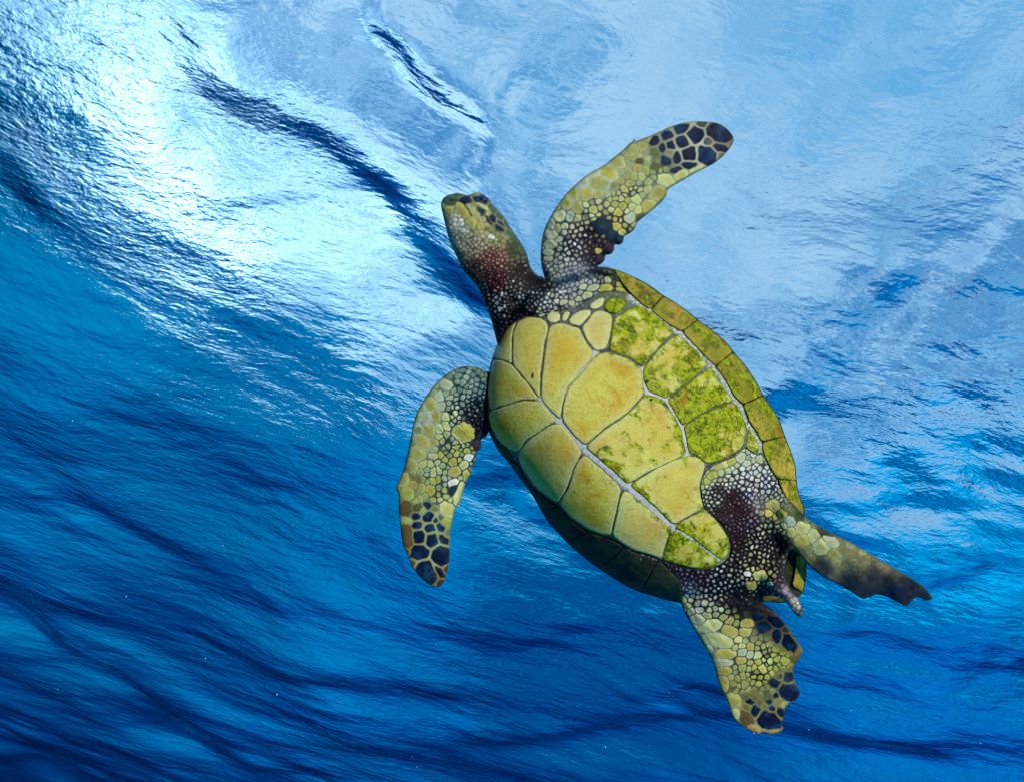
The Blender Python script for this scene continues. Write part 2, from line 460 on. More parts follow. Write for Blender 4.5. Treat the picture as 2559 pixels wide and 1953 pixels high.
# ---- plates
def plate_material(name, kind):
    m_ = bpy.data.materials.new(name); m_.use_nodes = True
    N, M, MIX, RAMP, VM = nodes_of(m_.node_tree)
    co = N('ShaderNodeTexCoord').outputs['Object']
    edge = N('ShaderNodeAttribute', attribute_name='edge').outputs['Fac']
    alg = N('ShaderNodeAttribute', attribute_name='algae').outputs['Fac']
    off = N('ShaderNodeAttribute', attribute_name='tone').outputs['Fac']
    def noise(s, d=5, r=0.6, dist=0.0, v=co):
        return N('ShaderNodeTexNoise', {'Vector': v, 'Scale': s, 'Detail': float(d), 'Roughness': r, 'Distortion': dist}).outputs[0]
    big = noise(9, 4, 0.5); mid = noise(38, 6, 0.68, 0.4); fine = noise(210, 5, 0.7, 0.3)
    if kind == 'belly':
        base = MIX(RAMP(big, [(0.40, 0.0), (0.60, 1.0)]), srgb(194, 187, 80), srgb(190, 158, 20))
        base = MIX(RAMP(noise(16, 6, 0.68, 0.8), [(0.52, 0.0), (0.66, 0.85)]), base, srgb(176, 126, 12))
        base = MIX(RAMP(edge, [(0.0, 0.65), (0.16, 0.42), (0.42, 0.0)]), base, srgb(192, 198, 128))
        base = MIX(RAMP(fine, [(0.34, 0.5), (0.55, 0.0)]), base, srgb(128, 118, 38))
        base = MIX(M('MULTIPLY', off, 0.5), base, srgb(212, 218, 168))
    else:
        base = MIX(RAMP(big, [(0.35, 0.0), (0.65, 1.0)]), srgb(120, 124, 22), srgb(186, 168, 62))
        base = MIX(RAMP(mid, [(0.47, 0.0), (0.55, 0.9)]), base, srgb(40, 58, 16))
        base = MIX(RAMP(fine, [(0.35, 0.5), (0.6, 0.0)]), base, srgb(96, 70, 36))
    # lime-green algal film, heaviest near the seams
    film = M('ADD', mid, M('ADD', M('MULTIPLY', alg, 0.34), RAMP(edge, [(0.0, 0.05), (0.25, 0.0)])))
    fm = RAMP(film, [(0.665, 0.0), (0.76, 1.0)])
    base = MIX(M('MULTIPLY', alg, 0.45), base, srgb(204, 208, 116)) if kind == 'belly' else base
    gcol = MIX(RAMP(M('ADD', M('MULTIPLY', fine, 0.45), M('MULTIPLY', noise(70, 5, 0.7, 0.3), 0.55)), [(0.43, 0.0), (0.56, 1.0)]), srgb(62, 82, 0), srgb(158, 168, 8))
    base = MIX(M('MULTIPLY', fm, RAMP(alg, [(0.0, 0.0), (0.35, 1.0)])), base, gcol)
    # fine scratches and growth lines
    sc = N('ShaderNodeTexNoise', {'Vector': N('ShaderNodeMapping', {'Vector': co, 'Rotation': (0, 0, 0.7), 'Scale': (26, 190, 60)}).outputs[0], 'Scale': 1.0, 'Detail': 4.0, 'Roughness': 0.7, 'Distortion': 1.2}).outputs[0]
    base = MIX(RAMP(sc, [(0.60, 0.0), (0.72, 0.55)]), base, srgb(112, 96, 30))
    rust = RAMP(M('ADD', noise(24, 6, 0.65, 0.6, VM('ADD', co, (5, 1, 2)).outputs[0]), M('MULTIPLY', alg, 0.06)), [(0.61, 0.0), (0.72, 0.7)])
    base = MIX(M('MULTIPLY', rust, RAMP(alg, [(0.0, 0.15), (0.5, 1.0)])), base, srgb(150, 88, 20))
    # dark horn line where the plate dips into the seam
    base = MIX(RAMP(M('ADD', edge, M('MULTIPLY', M('SUBTRACT', mid, 0.5), 0.10)), [(0.008, 0.6), (0.032, 0.0)]), base, srgb(44, 50, 34))
    hb = M('ADD', M('MULTIPLY', fine, 0.0011), M('ADD', M('MULTIPLY', mid, 0.0016), M('MULTIPLY', sc, -0.0008)))
    bump = N('ShaderNodeBump', {'Height': hb, 'Distance': 1.0, 'Strength': 0.9}).outputs[0]
    p = N('ShaderNodeBsdfPrincipled', {'Base Color': base, 'Roughness': 0.4, 'IOR': 1.18, 'Normal': bump})
    N('ShaderNodeOutputMaterial', {'Surface': p.outputs[0]})
    return m_
MAT_BELLY = plate_material('belly_horn', 'belly')
MAT_RIM = plate_material('rim_horn', 'rim')

def plate(name, P, parent, mat, inset=2.6, lift=0.0045, algae=0.0, tone=0.0, puff=0.0, n=84):
    kind_belly = mat is MAT_BELLY
    P = np.asarray(P, float)
    # round the corners a little and resample
    Q = []
    for i in range(len(P)):
        a, b, c = P[i - 1], P[i], P[(i + 1) % len(P)]
        r1 = min(5.0, 0.35 * np.linalg.norm(a - b)); r2 = min(5.0, 0.35 * np.linalg.norm(c - b))
        Q.append(b + (a - b) / (np.linalg.norm(a - b) + 1e-9) * r1); Q.append(b + (c - b) / (np.linalg.norm(c - b) + 1e-9) * r2)
    Q = np.array(Q); seg = np.linalg.norm(np.roll(Q, -1, 0) - Q, axis=1); cum = np.concatenate([[0], np.cumsum(seg)])
    s = np.linspace(0, cum[-1], n, endpoint=False); Qc = np.vstack([Q, Q[:1]])
    B = np.column_stack([np.interp(s, cum, Qc[:, k]) for k in (0, 1)])
    area = 0.5 * np.sum(B[:, 0] * np.roll(B[:, 1], -1) - np.roll(B[:, 0], -1) * B[:, 1])
    if area > 0: B = B[::-1]                      # counter-clockwise once y is flipped
    T = np.roll(B, -1, 0) - np.roll(B, 1, 0); T /= np.linalg.norm(T, axis=1)[:, None] + 1e-9
    nrm = np.column_stack([-T[:, 1], T[:, 0]])
    c = B.mean(0)
    sgn = np.sign(np.sum((B - c) * nrm))
    j = fbm(B[:, 0] * 0.06, B[:, 1] * 0.06, 3, 3) * 0.8
    B = B - nrm * sgn * (inset * 0.30 + j)[:, None]
    size = math.sqrt(abs(area))
    cen = B.mean(0)
    rings = [1.0]
    ed = [0.0]
    for e in (1.6, 3.2, 5.5, 9, 15, 21, 28, 36):
        if e < size * 0.36: rings.append(1 - e / (size * 0.56)); ed.append(e)
    last = rings[-1]
    rings += [last * k for k in (0.72, 0.45, 0.2)]
    V = []; E = []
    for t in rings:
        R = cen + (B - cen) * t; V.append(R)
    V.append(cen[None, :]); V = np.vstack(V)
    d = pdist(B, V[:, 0], V[:, 1]); d[:n] = 0
    prof = sstep(-1.0, 3.4, d)
    z = zs(V[:, 0], V[:, 1]) - 0.0030 + lift * 0.62 * prof + puff * 0.5 * sstep(0, size * 0.4, d)
    z = z + 0.0011 * fbm(V[:, 0] * 0.018, V[:, 1] * 0.018, 11, 3)
    F = []
    for r in range(len(rings) - 1):
        for i in range(n):
            a = r * n + i; b = r * n + (i + 1) % n
            F.append((a, b, b + n)); F.append((a, b + n, a + n))
    o = (len(rings) - 1) * n
    for i in range(n): F.append((o + i, o + (i + 1) % n, len(V) - 1))
    # skirt: the plate's thickness, tucked under
    sk = np.arange(len(V), len(V) + n)
    V2 = np.vstack([V, V[:n]]); z2 = np.concatenate([z, z[:n] - 0.006])
    for i in range(n):
        a = i; b = (i + 1) % n
        F.append((sk[i], sk[b], b)); F.append((sk[i], b, a))
    X3 = loc(V2[:, 0], V2[:, 1], z2)
    me = mesh_from(name, X3, F)
    d2 = np.concatenate([d, np.zeros(n)])
    float_attr(me, 'edge', np.minimum(d2 / 60.0, 1.0))
    if callable(algae): al = algae(V2[:, 0], V2[:, 1])
    else: al = np.full(len(V2), algae)
    if kind_belly:      # film creeping along the lower half of the mid seam
        dm = pdist(np.array([(1459,1118),(1515,1163),(1568,1212),(1625,1262),(1682,1318),(1758,1371)], float), V2[:, 0], V2[:, 1], False)
        al = al + 0.42 * np.exp(-((dm - 9) / 11) ** 2) * sstep(1080, 1230, V2[:, 1])
        dq = pdist(np.array([(1489,884),(1520,876),(1578,899),(1604,922),(1613,984),(1663,1000),(1702,1066),(1717,1137)], float), V2[:, 0], V2[:, 1], False)
        al = al + 0.40 * np.exp(-(dq / 15) ** 2)
        al = al * np.clip(1.0 + 0.4 * fbm(V2[:, 0] * 0.012, V2[:, 1] * 0.012, 91, 3), 0.5, 1.4)
    float_attr(me, 'algae', al); float_attr(me, 'tone', np.full(len(V2), tone))
    return link_mesh(name, me, parent, mat)

# ---- carapace: dark domed back, rim, recessed floor on the underside
MAT_BACK = bpy.data.materials.new('carapace_horn'); MAT_BACK.use_nodes = True
N, M, MIX, RAMP, VM = nodes_of(MAT_BACK.node_tree)
co = N('ShaderNodeTexCoord').outputs['Object']
nb = N('ShaderNodeTexNoise', {'Vector': co, 'Scale': 22.0, 'Detail': 6.0, 'Roughness': 0.65, 'Distortion': 0.6}).outputs[0]
nf = N('ShaderNodeTexNoise', {'Vector': co, 'Scale': 120.0, 'Detail': 5.0, 'Roughness': 0.65}).outputs[0]
bc = MIX(RAMP(nb, [(0.38, 0.0), (0.62, 1.0)]), srgb(22, 34, 28), srgb(60, 68, 34))
bc = MIX(RAMP(nf, [(0.45, 0.0), (0.65, 0.7)]), bc, srgb(40, 34, 22))
bp = N('ShaderNodeBump', {'Height': M('ADD', M('MULTIPLY', nf, 0.0012), M('MULTIPLY', nb, 0.002)), 'Distance': 1.0}).outputs[0]
N('ShaderNodeOutputMaterial', {'Surface': N('ShaderNodeBsdfPrincipled', {'Base Color': bc, 'Roughness': 0.45, 'IOR': 1.18, 'Normal': bp}).outputs[0]})

V, F = triangulate(SHELLC, 8.0)
nr = len(SHELLC)
d = pdist(SHELLC, V[:, 0], V[:, 1]); d[:nr] = 0
p = shell_t(V[:, 0], V[:, 1], d) / math.sqrt(shell_t.umax)
zf = zs(V[:, 0], V[:, 1]) - 0.010 * sstep(0, 14, d)
zb = zf[:] * 0 - 0.165 * np.minimum(p, 1) ** 0.9 + 0.004 * fbm(V[:, 0] * 0.01, V[:, 1] * 0.01, 31) * sstep(0, 60, d)
rimz = zs(V[:nr, 0], V[:nr, 1]); zb[:nr] = rimz; zb[nr:] = np.minimum(zb[nr:], zf[nr:] - 0.012 * sstep(0, 10, d[nr:]) - 0.001)
n = len(V)
back_id = np.concatenate([np.arange(nr), np.arange(n, n + n - nr)])
V3 = np.vstack([loc(V[:, 0], V[:, 1], zf), loc(V[nr:, 0], V[nr:, 1], zb[nr:])])
F3 = np.vstack([F, back_id[F][:, ::-1]])
carapace = link_mesh('carapace', mesh_from('carapace', V3, F3), turtle, MAT_BACK)

# marginal plates on the side turned to the diver: (inner seam, outer rim) pairs
SEAM_R = [(1560,716),(1602,759),(1633,777),(1673,812),(1704,829),(1735,861),(1763,892),(1788,915),(1813,950),(1834,988),(1857,1013),(1873,1052),(1890,1077),(1902,1103),(1908,1133),(1924,1164),(1943,1196),(1961,1237),(1975,1262)]
def rim_between(a, b):
    """Part of the shell outline from the point nearest a to the point nearest b (clockwise)."""
    i = int(np.argmin(np.hypot(*(SHELLC - a).T))); j = int(np.argmin(np.hypot(*(SHELLC - b).T)))
    if j < i: j += len(SHELLC)
    return [tuple(SHELLC[k % len(SHELLC)]) for k in range(i, j + 1, 3)] + [tuple(SHELLC[j % len(SHELLC)])]
MARG = [([(1560,716),(1602,759),(1626,774)], (1530,671), (1660,740)),
        ([(1626,774),(1673,812),(1704,829)], (1660,740), (1745,799)),
        ([(1704,829),(1735,861),(1763,892),(1788,915)], (1745,799), (1834,879)),
        ([(1788,915),(1813,950),(1834,988),(1857,1011)], (1834,879), (1907,986)),
        ([(1857,1011),(1873,1052),(1890,1077),(1904,1104)], (1907,986), (1962,1089)),
        ([(1904,1104),(1908,1133),(1924,1164),(1943,1196)], (1962,1089), (1991,1199)),
        ([(1943,1196),(1961,1237),(1980,1270),(1995,1300)], (1991,1199), (2012,1300)),
        ([(1990,1385),(1985,1440),(1978,1462)], (2016,1385), (2004,1482)),
        ([(1965,1478),(1935,1480),(1905,1482)], (1996,1492), (1905,1504))]
for k, (inn, o0, o1) in enumerate(MARG):
    outer = rim_between(np.array(o0), np.array(o1))
    poly = inn + outer[::-1]
    al = (0.35, 0.4, 0.45, 0.55, 0.55, 0.5, 0.4, 0.3, 0.3)[k]
    plate('marginal_scute', poly, carapace, MAT_RIM, inset=1.5, lift=0.004, algae=al, n=96)
SEAM_L = [(1699,1450),(1654,1404),(1618,1388),(1580,1378),(1540,1352),(1500,1338),(1460,1322),(1420,1294),(1397,1266),(1370,1250),(1336,1222),(1312,1192),(1294,1160)]
LCUT = [((1705,1460),(1640,1402),(1698,1506),(1600,1479)), ((1640,1402),(1560,1366),(1600,1479),(1500,1423)), ((1560,1366),(1470,1328),(1500,1423),(1415,1354)), ((1470,1328),(1394,1268),(1415,1354),(1347,1268)), ((1394,1268),(1330,1216),(1347,1268),(1300,1196)), ((1330,1216),(1290,1156),(1300,1196),(1262,1146))]
for a, b, c, e in LCUT:
    sl = [p_ for p_ in SEAM_L if min(a[0], b[0]) < p_[0] < max(a[0], b[0])]
    poly = [a] + sl + [b] + rim_between(np.array(c), np.array(e))[::-1]
    o = plate('marginal_scute', poly, carapace, MAT_BACK, inset=1.6, lift=0.004, n=72)  # dark horn here also carries the shade of the turned-away rim

# ---- plastron: pale seam skin with horny plates on it
PLAST = [(1262,840),(1277,812),(1293,800),(1318,789),(1348,791),(1365,788),(1400,772),(1432,770),(1462,752),(1500,730),(1545,728),(1582,738),(1604,757),
 (1633,775),(1673,810),(1704,828),(1735,859),(1763,890),(1788,914),(1813,949),(1834,987),(1856,1013),(1872,1053),(1892,1077),(1903,1103),(1908,1132),(1882,1134),
 (1862,1120),(1825,1144),(1792,1158),(1770,1172),(1756,1192),(1751,1215),(1754,1240),(1762,1268),(1778,1284),(1796,1302),(1811,1322),(1823,1345),(1828,1372),(1822,1392),(1804,1406),(1784,1417),
 (1762,1423),(1733,1422),(1694,1411),(1654,1400),(1618,1386),(1580,1376),(1540,1350),(1500,1336),(1460,1320),(1420,1292),(1396,1262),(1370,1248),(1336,1220),(1312,1190),(1290,1154),
 (1270,1122),(1240,1096),(1224,1068),(1217,1038),(1217,1000),(1221,945),(1232,898),(1243,866)]
PLC = catmull(PLAST, 6)
MAT_SEAM = bpy.data.materials.new('seam_skin'); MAT_SEAM.use_nodes = True
N, M, MIX, RAMP, VM = nodes_of(MAT_SEAM.node_tree)
co = N('ShaderNodeTexCoord').outputs['Object']
sd = N('ShaderNodeAttribute', attribute_name='dark').outputs['Fac']
nb = N('ShaderNodeTexNoise', {'Vector': co, 'Scale': 170.0, 'Detail': 5.0, 'Roughness': 0.75}).outputs[0]
ga = N('ShaderNodeAttribute', attribute_name='film').outputs['Fac']
bc = MIX(M('ADD', sd, M('MULTIPLY', M('SUBTRACT', nb, 0.5), 1.8), clamp=True), srgb(186, 190, 186), srgb(44, 46, 46))
bc = MIX(RAMP(M('ADD', nb, M('MULTIPLY', ga, 0.25)), [(0.58, 0.0), (0.68, 0.85)]), bc, srgb(92, 110, 10))
N('ShaderNodeOutputMaterial', {'Surface': N('ShaderNodeBsdfPrincipled', {'Base Color': bc, 'Roughness': 0.5, 'IOR': 1.18}).outputs[0]})
V, F = triangulate(PLC, 7.0)
nr = len(PLC); n = len(V)
z = zs(V[:, 0], V[:, 1]) - 0.0034
z[:nr] -= 0.004
cen = V[:nr].mean(0); low = V[:nr] + (cen - V[:nr]) * 0.004
V3 = np.vstack([loc(V[:, 0], V[:, 1], z), loc(low[:, 0], low[:, 1], z[:nr] - 0.022)])
wall = []
for i in range(nr):
    a, b = i, (i + 1) % nr
    wall += [(a, b, n + b), (a, n + b, n + a)]
me = mesh_from('plastron', V3, np.vstack([F, np.array(wall)]))
plastron = link_mesh('plastron', me, turtle, MAT_SEAM)
WHITE_SEAMS = [[(1349,999),(1403,1056),(1459,1118),(1515,1163),(1568,1212),(1625,1262),(1682,1318),(1720,1343),(1800,1402)],
               [(1578,741),(1633,777),(1698,828),(1763,892),(1834,987),(1871,1055),(1905,1125)],
               [(1487,884),(1441,940),(1411,985)], [(1604,923),(1610,960),(1618,978),(1664,1000),(1702,1065),(1714,1135)]]
dw = np.full(len(V3), 1e9)
px_all = np.concatenate([V[:, 0], V[:nr, 0]]); py_all = np.concatenate([V[:, 1], V[:nr, 1]])
for s_ in WHITE_SEAMS: dw = np.minimum(dw, pdist(np.array(s_, float), px_all, py_all, closed=False))
float_attr(me, 'film', sstep(60, 200, side(px_all, py_all)) * 0.45 + 0.4 * sstep(1250, 1350, py_all))
float_attr(me, 'dark', 0.12 + 0.75 * sstep(6, 14, dw))

SCUTES = [
 # left column beside the bridge
 ([(1279,911),(1262,902),(1241,898),(1232,888),(1242,862),(1258,832),(1277,812),(1292,803),(1280,832),(1279,859)], 0, .3, 2.0),
 ([(1241,898),(1262,902),(1279,911),(1301,936),(1323,963),(1349,999),(1337,1001),(1307,999),(1282,1007),(1244,1019),(1224,1026),(1218,980),(1221,941),(1231,900)], 0, 0, 2.2),
 ([(1224,1026),(1244,1019),(1282,1007),(1307,999),(1337,1001),(1349,999),(1392,1052),(1375,1060),(1353,1075),(1337,1086),(1315,1100),(1293,1132),(1272,1122),(1243,1098),(1226,1066),(1219,1040)], 0, 0, 2.4),
 ([(1402,1057),(1375,1060),(1353,1075),(1337,1086),(1315,1100),(1293,1132),(1300,1160),(1318,1190),(1342,1220),(1372,1244),(1394,1258),(1403,1242),(1416,1223),(1425,1198),(1433,1171),(1446,1146),(1457,1129),(1446,1112),(1428,1088)], 0, .2, 2.6),
 ([(1461,1133),(1446,1146),(1433,1171),(1425,1198),(1416,1223),(1403,1242),(1396,1258),(1422,1290),(1462,1319),(1502,1335),(1528,1336),(1531,1318),(1540,1282),(1547,1246),(1554,1225),(1544,1206),(1510,1176)], 0, 0, 2.8),
 ([(1566,1224),(1555,1226),(1547,1246),(1540,1282),(1531,1318),(1530,1338),(1546,1352),(1580,1373),(1618,1383),(1654,1397),(1659,1378),(1665,1358),(1671,1338),(1682,1327),(1676,1318),(1622,1270)], .12, .3, 2.8),
 ([(1682,1328),(1671,1338),(1665,1358),(1654,1397),(1694,1409),(1733,1419),(1763,1420),(1783,1414),(1801,1404),(1758,1371),(1720,1343),(1692,1324)], .8, 0, 2.2),
 # right of the midline
 ([(1685,1318),(1692,1312),(1707,1297),(1738,1282),(1760,1270),(1773,1282),(1791,1300),(1806,1320),(1819,1343),(1824,1371),(1819,1389),(1802,1400),(1760,1367),(1722,1338)], .75, 0, 2.2),
 ([(1722,1136),(1745,1141),(1764,1158),(1757,1185),(1749,1212),(1752,1240),(1759,1268),(1738,1282),(1707,1297),(1689,1311),(1676,1306),(1628,1258),(1573,1212),(1592,1198),(1630,1174),(1680,1149)], .38, .15, 2.2),
 ([(1461,1115),(1487,1092),(1512,1070),(1542,1051),(1570,1031),(1592,1007),(1613,985),(1640,990),(1663,1001),(1676,1026),(1693,1051),(1704,1072),(1709,1103),(1717,1133),(1687,1149),(1638,1171),(1611,1185),(1569,1210),(1515,1163)], .4, .1, 2.6),
 ([(1489,885),(1518,877),(1556,890),(1578,900),(1604,922),(1605,936),(1609,963),(1612,982),(1592,1007),(1570,1031),(1542,1051),(1512,1070),(1487,1092),(1460,1114),(1436,1090),(1404,1051),(1404,1023),(1411,990),(1419,966),(1441,944),(1457,922),(1474,903)], .12, 0, 2.6),
 ([(1372,817),(1390,808),(1408,806),(1427,814),(1449,820),(1456,837),(1466,856),(1486,882),(1474,903),(1457,922),(1441,944),(1419,966),(1411,990),(1404,1023),(1402,1050),(1385,1036),(1351,999),(1353,941),(1358,900),(1363,859)], 0, .1, 2.0),
 ([(1292,804),(1318,791),(1348,793),(1361,799),(1371,816),(1361,859),(1356,900),(1351,941),(1349,998),(1323,963),(1301,936),(1280,910),(1280,859),(1280,832)], 0, .1, 2.0),
 ([(1453,818),(1468,799),(1482,780),(1498,774),(1515,778),(1531,791),(1529,818),(1523,851),(1515,873),(1504,875),(1488,878),(1468,854),(1458,836)], .03, .5, 2.0),
 # four bridge plates towards the rim
 ([(1534,794),(1553,783),(1575,769),(1600,764),(1622,775),(1644,793),(1665,813),(1687,831),(1665,849),(1644,872),(1622,897),(1605,919),(1578,898),(1556,889),(1520,875),(1526,845),(1530,815)], .75, .1, 2.4),
 ([(1692,834),(1723,860),(1748,886),(1770,912),(1741,938),(1711,963),(1686,981),(1664,997),(1636,985),(1618,975),(1609,950),(1606,923),(1622,900),(1644,874),(1665,852)], .85, .1, 2.4),
 ([(1776,916),(1788,930),(1803,958),(1820,982),(1834,1002),(1810,1009),(1779,1020),(1748,1037),(1717,1057),(1703,1064),(1688,1037),(1675,1012),(1667,1001),(1686,983),(1711,965),(1741,940)], .95, .1, 2.4),
 ([(1838,1006),(1850,1026),(1860,1050),(1868,1067),(1862,1096),(1858,1115),(1848,1125),(1819,1141),(1794,1152),(1767,1159),(1745,1140),(1722,1134),(1715,1105),(1712,1080),(1706,1066),(1748,1039),(1779,1022),(1812,1010)], .9, .1, 2.4),
 ([(1871,1068),(1884,1087),(1897,1108),(1899,1127),(1881,1130),(1864,1117),(1866,1095)], .5, .1, 2.0),
 # small throat plates
 ([(1363,790),(1373,779),(1389,777),(1399,781),(1401,795),(1396,804),(1380,808),(1368,803)], 0, .9, 1.2),
 ([(1403,790),(1409,779),(1421,777),(1426,782),(1419,800),(1410,804),(1403,801)], 0, .9, 1.2),
 ([(1417,803),(1433,785),(1455,774),(1476,773),(1478,785),(1462,804),(1449,816),(1427,811)], 0, .8, 1.4),
 ([(1471,763),(1490,747),(1508,741),(1513,750),(1505,768),(1486,774),(1474,772)], 0, .9, 1.4),
 ([(1507,766),(1520,745),(1542,739),(1567,757),(1564,766),(1538,786),(1516,778)], .75, .3, 1.4)]
for P_, al, tone, ins in SCUTES:
    P_ = np.array(P_, float)
    sz = np.ptp(P_[:, 0])
    plate('scute', P_, plastron, MAT_BELLY, inset=ins, lift=0.0045 if sz > 45 else 0.0038, algae=al, tone=tone, puff=0.0012, n=96 if sz > 45 else 40)

MAT_SCAR = bpy.data.materials.new('scar_dark'); MAT_SCAR.use_nodes = True
N, M, MIX, RAMP, VM = nodes_of(MAT_SCAR.node_tree)
N('ShaderNodeOutputMaterial', {'Surface': N('ShaderNodeBsdfPrincipled', {'Base Color': (0.012, 0.02, 0.022, 1), 'Roughness': 0.7}).outputs[0]})
def scar(x, y, rx, ry):
    a = np.linspace(0, 2 * math.pi, 20, endpoint=False)
    ex = x + rx * np.cos(a) * (1 + 0.1 * np.sin(3 * a)); ey = y - ry * np.sin(a)
    z = zs(ex, ey)
    V_ = np.vstack([loc(ex, ey, z - 0.001), loc(x + (ex - x) * 0.7, y + (ey - y) * 0.7, z + 0.0022), loc(np.array([x]), np.array([y]), zs(np.array([x]), np.array([y])) + 0.0017)])
    F_ = [(i, (i + 1) % 20, 20 + (i + 1) % 20) for i in range(20)] + [(i, 20 + (i + 1) % 20, 20 + i) for i in range(20)] + [(20 + i, 20 + (i + 1) % 20, 40) for i in range(20)]
    o = link_mesh('scar', mesh_from('scar', V_, F_), plastron, MAT_SCAR); o['label'] = 'small dark oval nick in a belly plate'
scar(1331, 938, 3.6, 8.5); scar(1618, 952, 5.0, 4.5); scar(1628, 998, 4.0, 3.6)
# ------------------------------------------------------------------ the turtle's body: head, neck, flippers, tail in one skin
BODY = [(1244,862),(1234,826),(1225,793),(1211,758),(1197,724),(1175,696),(1154,672),(1144,648),(1130,620),(1120,593),(1113,565),(1106,534),(1102,512),(1107,497),(1119,488),(1140,483),
 (1156,485),(1168,488),(1176,486),(1187,482),(1201,483),(1213,490),(1223,500),(1232,512),(1247,527),(1261,544),(1275,567),(1290,589),(1306,613),(1316,633),(1321,653),(1329,672),(1342,687),(1354,691),(1361,696),
 (1357,682),(1353,665),(1351,641),(1353,608),(1358,581),(1366,560),(1375,543),(1387,522),(1401,502),(1418,481),(1437,463),(1457,445),(1477,431),(1509,413),(1537,391),(1556,376),(1572,360),(1581,353),(1585,346),(1590,352),
 (1613,344),(1647,330),(1674,317),(1700,309),(1729,304),(1760,304),(1789,307),(1810,317),(1825,331),(1834,348),(1828,364),(1818,378),(1804,393),(1786,407),(1765,419),(1739,432),(1713,447),(1687,462),(1669,474),(1664,490),(1650,508),(1629,526),
 (1608,543),(1593,556),(1589,566),(1582,577),(1570,585),(1560,591),(1557,605),(1548,612),(1536,612),(1535,624),(1527,635),(1514,638),(1511,650),(1503,659),(1494,665),
 (1512,672),(1543,688),(1562,722),(1602,757),(1650,800),(1710,840),(1780,915),(1850,1020),(1885,1085),(1905,1125),(1922,1162),(1940,1194),(1957,1230),(1968,1246),
 (1984,1259),(2009,1286),(2032,1305),(2073,1328),(2111,1346),(2159,1374),(2207,1402),(2254,1430),(2293,1453),(2318,1475),(2329,1494),(2315,1499),(2296,1491),(2282,1496),(2274,1507),(2262,1513),(2245,1504),(2219,1491),(2191,1484),(2175,1490),(2153,1493),(2127,1476),(2095,1459),(2057,1440),(2025,1415),(2008,1396),(1990,1378),
 (1972,1376),(1964,1402),(1960,1434),(1973,1470),(1993,1492),(2003,1512),(2006,1526),(2002,1540),(1987,1533),(1971,1513),(1956,1495),(1936,1489),(1918,1488),(1900,1494),(1895,1500),
 (1903,1505),(1926,1520),(1946,1537),(1963,1557),(1977,1577),(1994,1603),(2006,1623),(2000,1638),(1994,1652),(1983,1664),(1984,1689),(1989,1709),(1999,1727),(1993,1744),(1978,1754),(1963,1765),(1961,1786),(1954,1804),(1957,1820),(1943,1830),(1926,1833),(1906,1829),
 (1894,1833),(1871,1823),(1849,1809),(1831,1789),(1823,1766),(1811,1737),(1800,1717),(1791,1689),(1786,1669),(1774,1637),(1760,1614),(1749,1594),(1734,1571),(1717,1540),(1703,1509),(1697,1474),(1684,1446),
 (1652,1438),(1606,1414),(1570,1380),(1520,1310),(1420,1240),(1340,1140),(1270,1070),(1228,1072),
 (1215,1090),(1203,1096),(1202,1108),(1202,1118),(1191,1130),(1188,1150),(1179,1166),(1176,1184),(1165,1203),(1156,1230),(1149,1253),(1137,1273),(1130,1303),(1126,1326),(1124,1362),(1122,1405),(1114,1441),(1104,1460),(1092,1466),(1078,1462),(1056,1447),(1033,1419),(1019,1387),(1006,1355),(1001,1316),(997,1273),(996,1236),(990,1219),(998,1198),(1010,1166),(1019,1130),(1026,1094),(1033,1059),(1042,1030),(1060,998),(1081,967),(1106,942),(1131,925),(1160,915),(1192,917),(1219,928),(1250,930),(1262,900)]
BC = catmull(BODY, 3.0)
body_t = inflate(BC, 5.0, 2600)
V, F = triangulate(BC, 2.25, 1.2)
nr = len(BC); n = len(V)
bx, by = V[:, 0].copy(), V[:, 1].copy()
bd = pdist(BC, bx, by); bd[:nr] = 0

def idw(rows, cols, x, y, power=3.0, soft=18.0):
    """Blend values given at measured spots over the body."""
    R = np.array([[r[0], r[1]] for r in rows], float); Vv = np.array([[*np.ravel(r[2:])] if cols is None else r[2] for r in rows], float)
    out = np.zeros((len(x), Vv.shape[1])); w = np.zeros(len(x))
    for i in range(len(R)):
        k = 1.0 / ((x - R[i, 0]) ** 2 + (y - R[i, 1]) ** 2 + soft ** 2) ** (power / 2)
        out += k[:, None] * Vv[i]; w += k
    return out / w[:, None]

